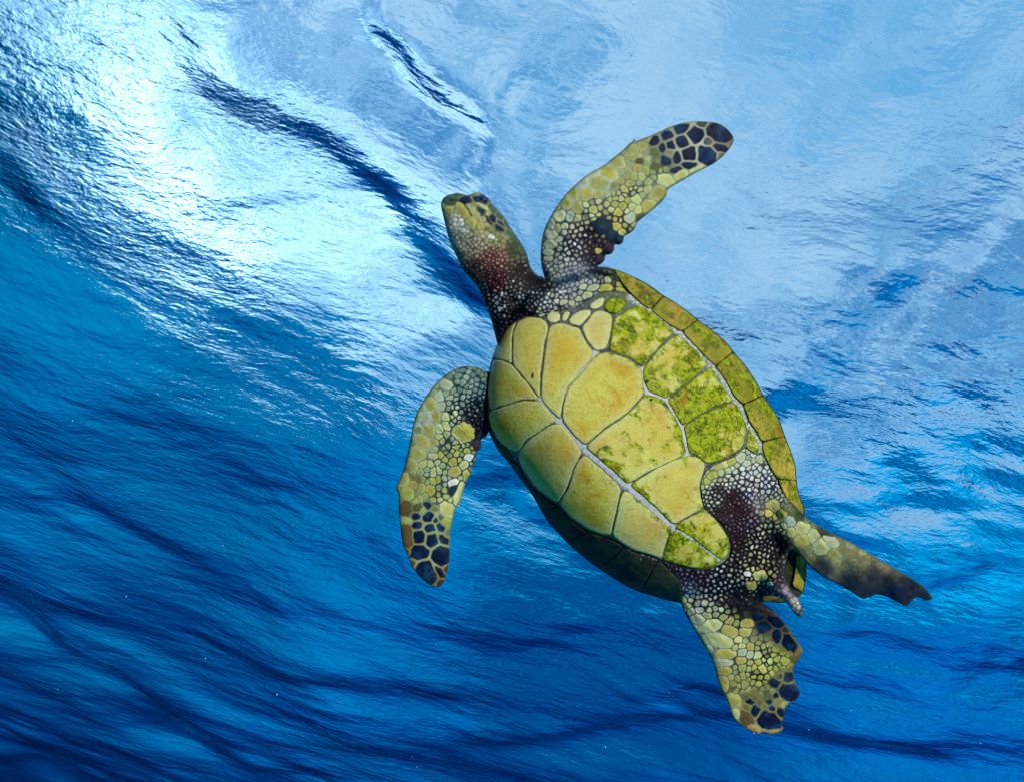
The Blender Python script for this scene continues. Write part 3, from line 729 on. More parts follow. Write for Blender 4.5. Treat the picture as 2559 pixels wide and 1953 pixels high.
# depth of the mid-plane (m, + = towards the diver), fullness of the section, and how far the skin is stretched under the shell
SHAPE = [(1130,510,.030,.62,0),(1180,560,.030,.70,0),(1230,620,.030,.72,0),(1280,720,.030,.72,0),(1250,780,.025,.7,.1),(1300,800,.03,.5,.7),
 (1420,720,.03,.45,.55),(1420,640,.020,.42,.0),(1380,600,.012,.40,0),(1450,560,.015,.30,0),(1420,510,.012,.32,0),(1500,600,.012,.45,0),(1530,500,.0,.28,0),(1600,450,-.012,.24,0),(1700,380,-.03,.20,0),(1800,345,-.05,.18,0),
 (1540,700,.02,.3,.7),(1500,760,.03,.3,1),(1600,900,.03,.3,1),(1400,900,.03,.3,1),(1500,1100,.03,.3,1),(1700,1100,.03,.3,1),(1600,1300,.03,.3,1),(1350,1100,.03,.3,1),(1300,950,.03,.3,1),
 (1240,980,.0,.3,.3),(1190,960,-.010,.36,0),(1120,980,-.012,.30,0),(1070,1060,-.006,.28,0),(1150,1080,-.006,.34,0),(1180,1100,-.01,.4,0),(1080,1180,-.0,.24,0),(1060,1300,.008,.20,0),(1070,1400,.012,.16,0),
 (1800,1200,.03,.3,.9),(1850,1250,.025,.3,.75),(1900,1180,.02,.3,.9),(1880,1350,.02,.3,.5),(1930,1250,.035,.30,.35),(1975,1285,.055,.40,0),(1990,1345,.050,.40,0),(2060,1340,.052,.38,0),(2040,1400,.035,.38,0),(2150,1385,.035,.34,0),(2120,1450,.010,.34,0),(2230,1425,.015,.3,0),(2200,1480,-.01,.3,0),(2290,1480,-.01,.26,0),
 (1920,1380,.02,.3,.3),(1880,1440,.05,.3,.2),(1940,1450,.075,.35,0),(1985,1500,.085,.55,0),(1800,1440,.03,.3,.5),(1740,1440,.03,.3,.6),(1740,1490,.03,.30,.1),(1800,1500,.03,.28,.1),(1880,1500,.03,.25,.1),
 (1770,1560,.035,.28,0),(1880,1560,.02,.22,0),(1830,1650,.03,.24,0),(1950,1630,.01,.2,0),(1900,1740,.02,.18,0),(1920,1800,.02,.16,0)]
gX, gY = np.meshgrid(np.arange(950, 2360, 10.0), np.arange(270, 1860, 10.0), indexing='ij')
sh = idw([(a, b, [c, e, f]) for a, b, c, e, f in SHAPE], 1, gX.ravel(), gY.ravel(), 3.4, 22)
fz, ff, fw = [Field(950, 270, 10.0, blur(sh[:, k].reshape(gX.shape), 2)) for k in range(3)]

# ---- scales: big ones measured one by one (zoomed crops), the rest packed between them
DKB, OLV, PYL, LIM, PGR, BRN, GRN, WHT, YEL, PUR, ORY = 'DKB OLV PYL LIM PGR BRN GRN WHT YEL PUR ORY'.split()
PAL = dict(DKB=(2,26,54), OLV=(158,156,84), PYL=(182,188,120), LIM=(164,168,74), PGR=(168,176,140), BRN=(92,78,44), GRN=(82,88,46), WHT=(200,206,192), YEL=(172,166,82), PUR=(58,44,54), ORY=(176,140,70))
def zoomset(rows, ox, oy, s): return [(ox + r[0] / s, oy + r[1] / s, r[2] / s, r[3] / s, r[4], r[5], r[6] if len(r) > 6 else 1.0) for r in rows]
BIG = []
BIG += zoomset([(1820,200,128,88,15,DKB),(1595,215,88,80,-35,DKB),(1455,165,100,42,-12,DKB),(1340,215,75,40,-30,DKB),(1205,275,52,38,-20,DKB),(1480,285,70,52,-15,DKB),(1365,322,42,42,0,DKB),(1280,348,32,38,0,DKB),
 (1545,400,78,64,-15,DKB),(1420,435,44,54,-10,DKB),(1315,470,48,52,-10,DKB),(1705,415,108,84,25,DKB),(1835,345,68,38,15,DKB),(1545,512,76,34,5,DKB),(1415,552,44,24,-15,DKB),(1205,390,42,38,0,GRN),(1205,520,42,38,0,GRN),
 (1125,555,34,36,0,LIM),(1015,620,36,38,0,LIM),(1065,465,34,28,0,BRN),(1010,435,24,22,0,LIM),(1045,532,36,26,0,YEL),(1075,612,32,32,0,PYL),(975,685,42,32,0,OLV),(920,740,38,33,0,OLV),(938,615,32,26,0,OLV),(948,555,30,28,0,OLV),(885,655,28,26,0,OLV),
 (865,490,62,58,0,OLV),(775,580,85,58,15,YEL),(670,672,90,68,10,OLV),(555,785,68,64,0,OLV),(470,910,56,50,0,OLV),(430,780,46,56,0,OLV),(370,870,52,56,0,OLV),(680,795,44,36,0,OLV),(620,937,40,34,0,OLV),(995,370,75,42,-30,OLV),(1085,335,44,40,0,OLV),(530,680,55,40,-30,PGR),(640,590,55,32,-30,PGR),
 (300,985,52,48,0,PGR),(402,992,38,42,0,PGR),(470,1020,28,36,30,PYL),(215,1075,38,50,0,PGR),(200,1165,74,38,0,PGR),(205,1258,66,38,0,PGR),(190,1335,45,30,10,PGR),(190,1400,42,24,10,PGR),
 (1310,650,82,58,20,PYL),(1460,600,62,34,-22,PYL),(1600,545,60,24,-25,PYL),(1235,775,82,58,-35,OLV),(1150,890,72,46,-40,YEL),(1030,835,40,46,0,PYL),(970,1012,46,52,0,PGR),(905,902,34,36,0,LIM),(855,955,36,34,0,LIM),(845,1092,38,38,0,YEL),(895,1147,28,28,0,PYL),(1070,1010,36,28,-30,GRN),(1050,930,40,30,-20,PYL),
 (670,1325,28,22,0,YEL),(945,845,22,30,0,LIM),(820,875,26,30,0,OLV),(785,835,24,28,0,LIM),(810,775,28,28,0,LIM),(890,825,22,24,0,PYL),(700,1085,95,72,30,'BLU',2.2),(800,1180,60,48,20,'BLU',1.8),(640,1030,38,24,-20,LIM),(760,1300,48,45,0,'PUR',1.6),(690,1395,42,40,0,'PUR',1.6),(870,1215,42,36,0,'BLU',1.5)], 1320, 280, 3.8185)
PAL['BLU'] = (24, 48, 60)
BIG += zoomset([(560,562,76,70,0,LIM,2.6),(430,225,32,50,-60,PGR),(385,310,32,36,0,PGR),(325,365,45,45,0,OLV),(362,445,36,38,0,OLV),(290,460,40,40,0,PGR),(403,375,28,26,0,PGR),(315,548,44,42,0,OLV),(270,628,62,42,50,OLV),(235,705,60,44,50,OLV),(200,792,52,34,70,OLV),(140,885,42,50,0,OLV),(160,985,44,42,0,LIM),(150,1092,45,55,0,BRN),
 (203,925,22,30,-20,YEL),(230,1082,30,30,0,GRN),(267,948,24,32,0,OLV),(322,957,30,36,0,LIM),(250,1018,18,22,0,OLV),(307,1070,30,26,0,'DKB'),(222,1145,27,26,0,DKB),(230,1208,32,26,0,DKB),(312,1148,36,38,0,DKB),(320,1228,34,32,0,DKB),(242,1287,44,42,0,DKB),(337,1312,42,50,10,DKB),(396,1227,40,24,65,DKB),(412,1302,48,28,60,DKB),
 (245,1402,66,55,0,DKB),(397,1425,66,76,0,DKB),(300,1532,90,66,50,DKB),(385,1528,62,30,50,DKB),(157,1270,96,38,80,BRN),(150,1180,34,28,0,OLV),(448,1100,70,48,50,PYL),(525,985,82,34,-70,PYL),(440,1182,32,28,20,LIM),(482,908,34,26,-20,WHT),(490,832,42,34,-20,YEL),(577,862,24,46,0,LIM),(560,786,32,28,0,PYL),(595,732,32,26,0,WHT),(582,690,26,22,0,LIM),
 (482,770,32,26,-20,LIM),(656,648,30,34,0,PUR,1.5),(690,585,34,34,0,PUR,1.5),(505,708,20,18,0,LIM),(505,660,20,18,0,LIM),(437,512,22,30,-30,PYL),(432,450,28,24,20,PYL),(388,538,24,30,-20,PYL),(436,570,18,20,0,PYL),(385,590,20,22,0,PYL),(345,838,20,28,0,PYL),(382,825,18,26,0,PYL),(375,885,14,24,0,LIM),(355,630,24,22,0,OLV),(402,715,18,18,0,LIM),(430,745,20,18,0,LIM),(345,720,26,18,-20,PYL),(320,785,22,22,0,PYL),(275,780,24,26,0,PYL),(338,900,22,24,0,LIM),(490,960,38,26,-60,'BLU')], 960, 880, 2.8)
BIG += zoomset([(295,582,62,44,15,PGR),(400,640,98,52,-15,PYL),(470,762,130,60,10,PYL),(540,885,90,42,-5,YEL),(500,960,92,34,0,PGR),(525,1035,56,36,0,YEL),(510,1140,52,72,0,YEL),(600,1290,66,60,10,YEL),(580,690,70,48,30,OLV),(572,592,38,30,0,OLV),(525,568,36,26,0,OLV),(725,620,50,34,0,OLV),(710,692,56,40,-10,OLV),(235,515,34,28,0,PYL),(380,543,34,24,0,PYL),(300,500,30,20,0,WHT),(165,415,26,28,0,PYL),(208,465,22,20,0,PYL),
 (870,650,62,48,-15,DKB),(820,560,52,26,0,DKB),(985,600,82,46,15,DKB),(985,732,50,52,0,DKB),(1095,790,95,58,55,DKB),(1155,735,75,26,58,'BRN'),(965,1137,46,44,0,DKB),(1092,1215,92,74,20,DKB),(1085,1090,44,52,0,DKB),(752,1300,36,26,0,DKB),(800,1380,44,52,0,DKB),(925,1468,108,84,22,DKB),(945,1367,34,32,10,DKB),(1012,1400,44,52,0,DKB),(978,1243,22,22,0,DKB),(912,1305,22,20,0,DKB),(715,1452,84,52,48,BRN),(640,1410,52,30,50,PYL),(780,1530,60,26,35,ORY),(940,1560,70,18,-5,ORY),
 (862,1012,36,36,0,YEL),(785,998,24,24,0,LIM),(1050,950,40,34,10,LIM),(985,925,26,20,0,LIM),(755,820,32,30,0,YEL),(680,812,34,26,0,PYL),(650,758,32,28,0,PYL),(815,898,30,34,0,PYL),(825,785,26,26,0,LIM),(675,940,36,34,0,OLV),(685,870,36,32,0,PGR),(750,890,28,30,0,PGR),(825,950,26,26,0,LIM),(640,1100,26,30,0,LIM),(590,1085,24,24,0,PYL),(690,1080,26,28,0,OLV),(685,1005,30,28,0,OLV),(705,1150,34,34,0,OLV),(740,1108,20,24,0,LIM),(610,1140,26,22,0,OLV),(1150,940,34,30,0,GRN),(1050,1335,30,24,0,YEL)], 1660, 1380, 3.5)
BIG += zoomset([(885,512,58,48,0,OLV),(852,560,30,32,0,YEL),(952,585,40,44,0,LIM),(1020,640,46,40,0,PGR),(1030,712,36,40,0,OLV),(1115,690,62,48,10,PYL),(1120,785,62,52,0,OLV),(1205,748,46,60,0,PYL),(1262,830,66,60,10,PYL),(1340,790,62,40,25,PGR),(1370,895,50,36,20,OLV),
 (975,665,24,26,0,PYL),(905,600,22,24,0,LIM),(790,1062,54,40,10,PYL,1.4),(715,1137,42,36,0,YEL,1.3),(685,1047,22,22,0,WHT),(860,1125,24,20,0,WHT),(635,135,32,34,0,PGR),(560,165,28,30,0,LIM),(465,200,32,26,0,LIM),(410,275,36,24,-25,LIM),(360,320,22,24,0,LIM),(505,180,26,30,0,PYL),(680,175,28,26,0,PGR),(735,110,30,22,0,WHT),(780,140,28,34,0,PGR),
 ], 1650, 1100, 3.144)
# head plates and throat row
BIG += zoomset([(350,165,66,40,15,'NVY'),(270,120,50,20,0,'TEA'),(505,160,80,42,10,'NVY'),(520,225,70,14,28,PYL),(520,290,58,30,55,'NVY'),(628,365,42,34,40,'NVY'),(590,375,60,20,52,'NVY'),(712,460,60,34,38,'NVY'),(725,420,60,24,48,'NVY'),(810,520,44,26,45,'TEA'),(640,270,60,26,50,'TEA'),(700,340,50,22,50,'TEA'),(790,440,55,20,52,'TEA'),(880,590,50,26,55,'TEA'),(940,690,50,26,60,'TEA'),
 (190,180,70,50,-10,'TEA'),(180,270,50,50,0,OLV),(330,290,110,46,50,OLV),(420,400,80,50,52,OLV),(500,440,50,40,30,OLV),(618,548,30,26,0,WHT),(330,488,26,20,0,WHT),(235,380,22,16,0,WHT),
 (712,1310,24,26,20,WHT),(765,1280,14,20,0,WHT),(682,1250,18,18,0,WHT),(735,1165,12,22,0,WHT),(855,1022,12,14,0,WHT),(670,1190,14,14,0,WHT)], 1080, 460, 4.2)
PAL['TEA'] = (66, 88, 66); PAL['NVY'] = (24, 44, 66)
BIG += zoomset([(940,278,36,20,-15,PGR),(1035,285,48,24,-20,PGR),(1145,302,58,42,-15,LIM),(975,360,48,26,-15,PGR),(765,418,38,28,-10,PGR),(835,425,34,24,-10,PGR),(895,388,32,22,-15,PGR),(700,412,22,18,0,WHT),(755,325,30,16,-20,WHT),(1165,220,28,22,0,PGR),(1275,255,36,22,20,LIM),(1285,330,50,36,30,LIM),(855,480,50,16,-12,PGR),(965,445,34,14,-20,WHT),(560,530,28,22,0,PGR),(520,510,18,16,0,PGR)], 1200, 640, 3.652)
for r in BIG: pass

# spots that set the size of the packed scales (px radius), width of the skin between them, and the colours
def Zn(x, y, r, g, plate_, net, rim): return (x, y, [r, g, *srgb(*plate_), *srgb(*net), rim])
ZONES = [Zn(1120,500,9,.6,(150,152,86),(110,116,70),.2), Zn(1110,540,4,1.0,(176,174,140),(118,112,76),.2), Zn(1150,560,4.2,1.1,(206,204,184),(120,112,84),.2), Zn(1180,540,8,.7,(168,164,104),(130,126,80),.1), Zn(1200,570,6,.9,(168,160,110),(104,96,66),.1),
 Zn(1130,600,3.6,1.0,(178,174,144),(106,98,72),.1), Zn(1180,610,4.0,1.2,(176,168,140),(92,80,64),.1), Zn(1240,590,5,1.0,(140,142,90),(80,84,54),.1), Zn(1260,560,8,1.2,(40,58,66),(120,126,84),.1), Zn(1290,620,6,1.0,(70,78,48),(50,58,38),.1), Zn(1235,640,3.6,1.7,(176,126,104),(74,40,36),.1),
 Zn(1150,640,3.6,1.2,(160,152,116),(80,70,50),.1), Zn(1180,670,3.6,1.8,(172,130,106),(66,40,36),.1), Zn(1240,690,3.6,1.9,(180,128,112),(60,28,30),.1), Zn(1300,680,4,2.0,(104,92,76),(38,30,30),.1), Zn(1230,740,4.2,1.9,(200,160,140),(48,22,26),.1), Zn(1290,740,4.4,1.9,(176,168,156),(32,22,28),.1),
 Zn(1250,780,4.6,2.3,(196,190,176),(28,20,26),.1), Zn(1240,820,4.6,2.6,(120,110,110),(24,18,24),.1), Zn(1290,790,4.4,2.4,(120,120,110),(24,20,26),.1), Zn(1350,705,4,2.6,(60,60,60),(14,14,16),0), Zn(1335,740,4.5,1.8,(150,158,150),(26,28,40),.2), Zn(1380,745,5,1.6,(190,196,186),(36,38,52),.3),
 Zn(1420,700,4.6,1.3,(150,156,156),(60,62,76),.1), Zn(1380,680,5,1.4,(160,164,148),(52,60,68),.3), Zn(1450,680,4.4,1.2,(130,134,136),(62,60,70),.1), Zn(1470,720,6,1.6,(186,192,180),(46,48,60),.4), Zn(1540,700,6,1.6,(80,84,56),(28,40,36),.1), Zn(1560,740,6,1.4,(150,160,110),(60,70,60),.3),
 Zn(1370,620,6.5,1.5,(166,174,140),(46,56,60),.5), Zn(1380,580,9,1.1,(160,162,112),(70,84,76),.6), Zn(1430,620,5,1.9,(206,206,190),(34,28,48),.3), Zn(1440,580,5.5,1.8,(206,206,180),(34,28,46),.4), Zn(1480,600,5,2.6,(160,140,130),(24,16,34),.1), Zn(1490,640,5,2.6,(90,70,80),(26,20,30),.1), Zn(1520,600,6,2.2,(140,130,90),(30,30,44),.1),
 Zn(1420,540,8,1.5,(186,188,140),(46,58,56),.8), Zn(1470,520,6.5,1.6,(192,194,146),(44,54,52),.8), Zn(1430,490,13,1.0,(160,158,90),(166,180,150),.4), Zn(1500,450,13,1.0,(158,156,88),(166,180,150),.4), Zn(1550,510,6.5,1.5,(190,192,140),(52,58,50),.8), Zn(1580,480,6,1.7,(186,188,128),(56,62,50),.7), Zn(1540,560,6,1.9,(200,196,120),(52,34,44),.6), Zn(1600,420,8,1.2,(158,160,96),(120,130,96),.6),
 Zn(1600,520,11,1.0,(186,186,116),(118,122,78),.4), Zn(1640,480,11,1.0,(176,180,112),(112,120,80),.4), Zn(1650,430,6,1.6,(150,156,100),(70,84,66),.6), Zn(1640,340,12,1.0,(146,142,104),(126,128,96),.3), Zn(1700,450,9,1.0,(182,184,126),(140,146,104),.3), Zn(1700,330,14,1.2,(60,70,80),(150,150,110),0), Zn(1730,370,14,1.3,(30,42,70),(172,178,142),0), Zn(1800,390,9,1.2,(120,110,84),(160,150,110),0), Zn(1820,340,12,1.0,(60,66,74),(120,112,86),0),
 Zn(1190,930,6,1.4,(110,140,120),(40,66,70),.4), Zn(1170,950,6.5,1.5,(150,176,160),(30,56,66),.5), Zn(1200,980,5,1.6,(130,160,156),(22,44,60),.4), Zn(1150,960,7,1.4,(140,160,130),(40,64,66),.5), Zn(1110,960,9,1.0,(136,148,100),(86,110,92),.3), Zn(1150,1010,6,1.7,(196,208,180),(22,38,52),.7), Zn(1180,1040,4.5,2.4,(140,150,140),(14,20,36),.2), Zn(1200,1060,5,3.0,(60,60,60),(12,14,26),0), Zn(1200,1010,4.5,2.2,(90,120,124),(16,30,44),.1), Zn(1130,1040,6.5,1.6,(190,200,150),(30,46,52),.8),
 Zn(1070,1040,12,1.0,(158,164,100),(160,180,152),.3), Zn(1110,1100,6.5,1.5,(176,188,140),(44,58,60),.8), Zn(1060,1100,12,.9,(158,160,90),(166,182,150),.3), Zn(1130,1130,6,1.6,(178,188,110),(36,46,48),.7), Zn(1150,1150,6,1.7,(180,186,110),(36,44,46),.6), Zn(1030,1120,10,.9,(120,130,80),(100,116,84),.2), Zn(1090,1180,6.5,1.4,(170,184,128),(60,78,66),.7), Zn(1120,1200,6,1.5,(160,176,130),(44,56,54),.6), Zn(1020,1200,9,.9,(130,132,66),(112,118,70),.3),
 Zn(1100,1240,6,1.5,(176,184,110),(50,62,54),.6), Zn(1060,1260,7,1.4,(150,156,84),(110,124,84),.5), Zn(1020,1290,9,1.2,(110,96,56),(140,136,84),.1), Zn(1080,1300,8,1.4,(36,46,66),(156,164,112),0), Zn(1110,1320,8,1.4,(110,120,80),(140,150,96),.1), Zn(1070,1390,14,1.5,(26,36,56),(156,164,112),0), Zn(1090,1450,9,1.2,(60,56,40),(140,116,64),0), Zn(1020,1380,9,1.2,(120,92,52),(140,122,70),0),
 Zn(1800,1170,7,1.2,(176,186,120),(110,124,90),.4), Zn(1770,1200,6,1.3,(176,182,120),(90,100,70),.3), Zn(1870,1140,7,1.2,(176,186,150),(84,94,80),.4), Zn(1820,1200,5,1.6,(214,218,196),(40,30,42),.2), Zn(1880,1180,5.5,1.5,(206,210,190),(50,42,54),.3), Zn(1780,1230,4.6,1.8,(190,196,170),(40,32,38),.2), Zn(1790,1220,4.2,2.0,(190,190,180),(28,20,28),.1), Zn(1840,1240,4.2,2.4,(130,100,96),(40,20,30),0), Zn(1870,1230,4.8,1.6,(190,190,190),(48,38,56),.2), Zn(1920,1210,5,1.7,(206,210,206),(40,38,56),.2), Zn(1940,1240,5,1.7,(170,180,150),(50,48,46),.2),
 Zn(1850,1270,4,2.6,(150,90,100),(44,20,28),0), Zn(1900,1260,5,1.4,(140,140,130),(70,64,60),.1), Zn(1820,1300,4,2.0,(120,92,84),(38,24,30),0), Zn(1870,1310,4.6,2.0,(150,130,140),(30,20,34),.1), Zn(1840,1350,4,2.0,(110,76,70),(32,18,26),0), Zn(1890,1350,5.2,2.1,(206,210,170),(18,14,28),.3), Zn(1930,1310,5.5,1.8,(196,200,150),(26,26,34),.4), Zn(1920,1370,5,2.2,(190,190,160),(16,14,26),.2), Zn(1950,1360,5,3.0,(60,50,60),(12,12,22),0),
 Zn(1970,1290,11,1.0,(150,150,84),(90,96,62),.3), Zn(2000,1330,14,.9,(166,164,104),(108,114,84),.2), Zn(1990,1285,9,.9,(60,66,34),(40,46,30),.1), Zn(2060,1335,10,.8,(48,56,40),(36,44,38),0), Zn(2080,1370,15,.7,(160,156,100),(120,122,84),.1), Zn(2060,1410,7,.5,(46,54,54),(38,46,48),0), Zn(2150,1405,9,.5,(136,128,84),(116,112,78),0), Zn(2130,1450,8,.5,(24,34,48),(30,38,48),0), Zn(2180,1430,8,.5,(58,60,54),(48,52,50),0), Zn(2220,1440,8,.5,(60,58,52),(50,52,50),0), Zn(2210,1415,8,.5,(128,112,78),(104,94,66),0), Zn(2230,1480,9,.5,(14,26,54),(20,30,50),0), Zn(2300,1480,9,.5,(22,34,46),(24,36,46),0), Zn(2170,1475,8,.5,(30,36,48),(34,40,48),0), Zn(2020,1370,10,.6,(140,138,84),(112,112,76),.1), Zn(2090,1385,12,.6,(154,150,98),(126,126,90),.1),  # dark lower half of the flipper: turned-away shade put into its colour
 Zn(1850,1400,4.6,2.1,(200,190,150),(20,14,24),.2), Zn(1880,1410,6,2.0,(196,194,120),(24,18,24),.3), Zn(1920,1440,6,2.0,(190,190,130),(26,18,28),.3), Zn(1960,1440,5,2.0,(120,84,96),(50,36,48),0), Zn(1970,1480,6,1.2,(150,140,146),(96,84,96),.1), Zn(1995,1510,5,1.1,(200,196,180),(96,80,70),.1), Zn(2000,1530,5,1.0,(150,120,96),(70,56,48),0), Zn(1930,1475,5,1.8,(110,100,110),(40,34,48),0),
 Zn(1750,1440,4.6,2.2,(150,120,120),(26,16,26),0), Zn(1700,1440,4.6,2.0,(130,110,120),(36,26,38),0), Zn(1720,1470,5,1.6,(180,176,186),(56,46,60),.1), Zn(1800,1450,5.2,2.2,(206,206,196),(20,14,28),.2), Zn(1840,1450,5,2.2,(190,190,160),(20,16,28),.2), Zn(1740,1500,6,1.7,(196,200,186),(34,32,44),.4), Zn(1790,1480,5.4,2.4,(200,204,190),(16,12,26),.2), Zn(1850,1480,5,2.8,(120,130,120),(12,12,22),.1), Zn(1710,1500,6,1.5,(176,190,140),(44,52,44),.5),
 Zn(1840,1505,5,3.0,(40,40,50),(10,10,20),0), Zn(1890,1510,6,2.2,(34,36,40),(16,18,26),0), Zn(1800,1520,6.5,1.7,(190,198,160),(26,28,30),.6), Zn(1760,1530,8,1.5,(184,194,140),(44,50,42),.7), Zn(1840,1545,8,1.6,(160,166,84),(30,32,30),.5), Zn(1900,1540,9,1.6,(44,42,36),(60,54,40),0), Zn(1940,1560,9,1.4,(60,56,40),(110,84,60),0), Zn(1750,1580,12,1.0,(170,180,130),(110,122,96),.3), Zn(1870,1580,8,1.5,(110,114,70),(70,70,60),.2), Zn(1960,1600,10,1.2,(70,66,40),(110,110,70),0), Zn(1990,1620,9,1.0,(150,124,50),(120,104,60),0),  # near-black first spots: the tail's shadow put into the skin colour
 Zn(1780,1650,10,1.0,(176,182,140),(120,132,106),.3), Zn(1850,1610,7,1.4,(170,178,110),(60,66,50),.7), Zn(1860,1660,6.5,1.5,(176,182,110),(52,56,44),.7), Zn(1910,1640,5.5,1.7,(190,196,120),(28,30,34),.5), Zn(1950,1650,7,1.5,(170,180,60),(44,52,36),.4), Zn(1900,1690,5.5,1.7,(190,188,80),(34,34,30),.4), Zn(1850,1710,6,1.4,(170,170,90),(76,78,50),.5), Zn(1920,1720,7,1.2,(140,140,80),(80,82,56),.3), Zn(1810,1720,12,1.0,(176,160,70),(110,110,60),.2), Zn(1880,1750,8,1.2,(110,104,50),(120,118,70),.2),
 Zn(1960,1750,9,1.2,(120,110,60),(130,124,76),.1), Zn(1850,1780,10,1.1,(110,90,50),(150,148,96),.1), Zn(1900,1810,10,1.2,(60,56,44),(150,140,90),0), Zn(1960,1690,9,1.4,(40,44,50),(110,112,66),0)]
print('zones', len(ZONES), 'big', len(BIG))
_zr = [(z_[0], z_[1], z_[2]) for z_ in ZONES]
zv = idw(_zr, 1, gX.ravel(), gY.ravel(), 4.2, 10)
ZF = [Field(950, 270, 10.0, zv[:, k].reshape(gX.shape)) for k in range(9)]

# seeds
S = []          # x, y, rx, ry, ang, palette index / -1, height
cells = {}
def put(x, y, r, idx):
    cells.setdefault((int(x // 30), int(y // 30)), []).append((x, y, r))
seeds = []
for (x, y, rx, ry, a, k, h) in BIG:
    seeds.append((x, y, max(rx, 2.5), max(ry, 2.5), math.radians(a), k, h)); 
BIGN = len(seeds)
BA = np.array([[s_[0], s_[1], s_[2], s_[3], s_[4]] for s_ in seeds])
cx = rng.uniform(BC[:, 0].min(), BC[:, 0].max(), 170000); cy = rng.uniform(BC[:, 1].min(), BC[:, 1].max(), 170000)
k = inside(BC, cx, cy); cx, cy = cx[k], cy[k]
k = ~(inside(PLC, cx, cy) & (pdist(PLC, cx, cy) > 10)); cx, cy = cx[k], cy[k]
rr = ZF[0](cx, cy) * rng.uniform(0.82, 1.18, len(cx))
ok = np.ones(len(cx), bool)
for b in BA:
    ca, sa = math.cos(b[4]), math.sin(b[4]); dx = cx - b[0]; dy = cy - b[1]
    q = np.hypot((dx * ca + dy * sa) / b[2], (-dx * sa + dy * ca) / b[3])
    ok &= (q - 1) * min(b[2], b[3]) > rr * 0.72
cx, cy, rr = cx[ok], cy[ok], rr[ok]
for x, y, r in zip(cx.tolist(), cy.tolist(), rr.tolist()):
    ci, cj = int(x // 30), int(y // 30); good = True
    for i in (ci - 1, ci, ci + 1):
        for j in (cj - 1, cj, cj + 1):
            for (X_, Y_, R_) in cells.get((i, j), ()):
                if (X_ - x) ** 2 + (Y_ - y) ** 2 < (0.92 * (R_ + r)) ** 2: good = False; break
            if not good: break
        if not good: break
    if good:
        put(x, y, r, 0)
        el = random.uniform(1.0, 1.4); an = random.gauss(-0.7, 0.6)
        seeds.append((x, y, r * math.sqrt(el), r / math.sqrt(el), an, None, 1.0))
print('scales', len(seeds))
SD = np.array([[s_[0], s_[1], s_[2], s_[3], math.cos(s_[4]), math.sin(s_[4])] for s_ in seeds])
m1 = np.full(n, 1e9); m2 = np.full(n, 1e9); own = np.zeros(n, int)
order = np.argsort(bx); sxs = bx[order]
wx = bx + 1.3 * fbm(bx * 0.09, by * 0.09, 71, 3); wy = by + 1.3 * fbm(bx * 0.09, by * 0.09, 81, 3)
# bin the vertices for fast lookup
CB = 24.0
bi = (bx // CB).astype(int); bj = (by // CB).astype(int)
key = bi * 1000 + bj; oo = np.argsort(key, kind='stable'); ks = key[oo]
uk, st = np.unique(ks, return_index=True); en = np.append(st[1:], len(ks)); look = {int(a): (int(b), int(c)) for a, b, c in zip(uk, st, en)}
for si in range(len(SD)):
    x, y, rx, ry, ca, sa = SD[si]; R = max(rx, ry) + 26
    ids = []
    for i in range(int((x - R) // CB), int((x + R) // CB) + 1):
        for j in range(int((y - R) // CB), int((y + R) // CB) + 1):
            t_ = look.get(i * 1000 + j)
            if t_: ids.append(oo[t_[0]:t_[1]])
    if not ids: continue
    ids = np.concatenate(ids)
    dx = wx[ids] - x; dy = wy[ids] - y
    mm = (np.hypot((dx * ca + dy * sa) / rx, (-dx * sa + dy * ca) / ry) - 1) * math.sqrt(rx * ry)
    a1 = m1[ids]; a2 = m2[ids]
    c1 = mm < a1
    m2[ids] = np.where(c1, a1, np.minimum(a2, mm)); m1[ids] = np.where(c1, mm, a1)
    own[ids] = np.where(c1, si, own[ids])
e = (m2 - m1) * 0.5
gz = [f(bx, by) for f in ZF]
gap = gz[1]; loc_r = gz[0]
plate_c = np.column_stack(gz[2:5]); net_c = np.column_stack(gz[5:8]); rim = gz[8]
big = own < BIGN
plate_c = plate_c * np.array([0.88, 0.94, 0.94]) * (1 - 0.22 * sstep(1.4, 2.0, gz[1]))[:, None]; net_c = net_c * (1 - 0.35 * sstep(1.4, 2.0, gz[1]))[:, None]
pal_ids = np.array([list(PAL).index(s_[5]) if s_[5] else 0 for s_ in seeds]); pal_tab = np.array([srgb(*c) for c in PAL.values()])
srad = np.sqrt(SD[:, 2] * SD[:, 3])[own]
pc = np.where(big[:, None], pal_tab[pal_ids[own]], plate_c)
bright = np.random.default_rng(4).normal(1.0, 0.16, len(seeds)); hue = np.random.default_rng(5).normal(0, 0.05, len(seeds))
_gs = ZF[1](SD[:, 0], SD[:, 1])
bright = np.clip(1 + (bright - 1) * (1 + 2.2 * sstep(1.5, 2.1, _gs)), 0.15, 1.6)
bright[:BIGN] = 1 + np.clip(bright[:BIGN] - 1, -.3, .3) * 0.35
pc = pc * bright[own][:, None] * np.column_stack([1 + hue[own], np.ones(n), 1 - 1.5 * hue[own]])
gap_e = np.where(big, np.minimum(gap, 1.4), gap)
gf = gap_e * (0.8 + 0.55 * sstep(1.3, 2.0, gap_e))
isdk = big & (np.array([s_[5] in ('DKB', 'NVY') for s_ in seeds])[own])
w = sstep(gf - 0.3, gf + 0.9 + 2.2 * isdk * (srad > 9), e)                    # 0 in the skin between scales, 1 on the scale
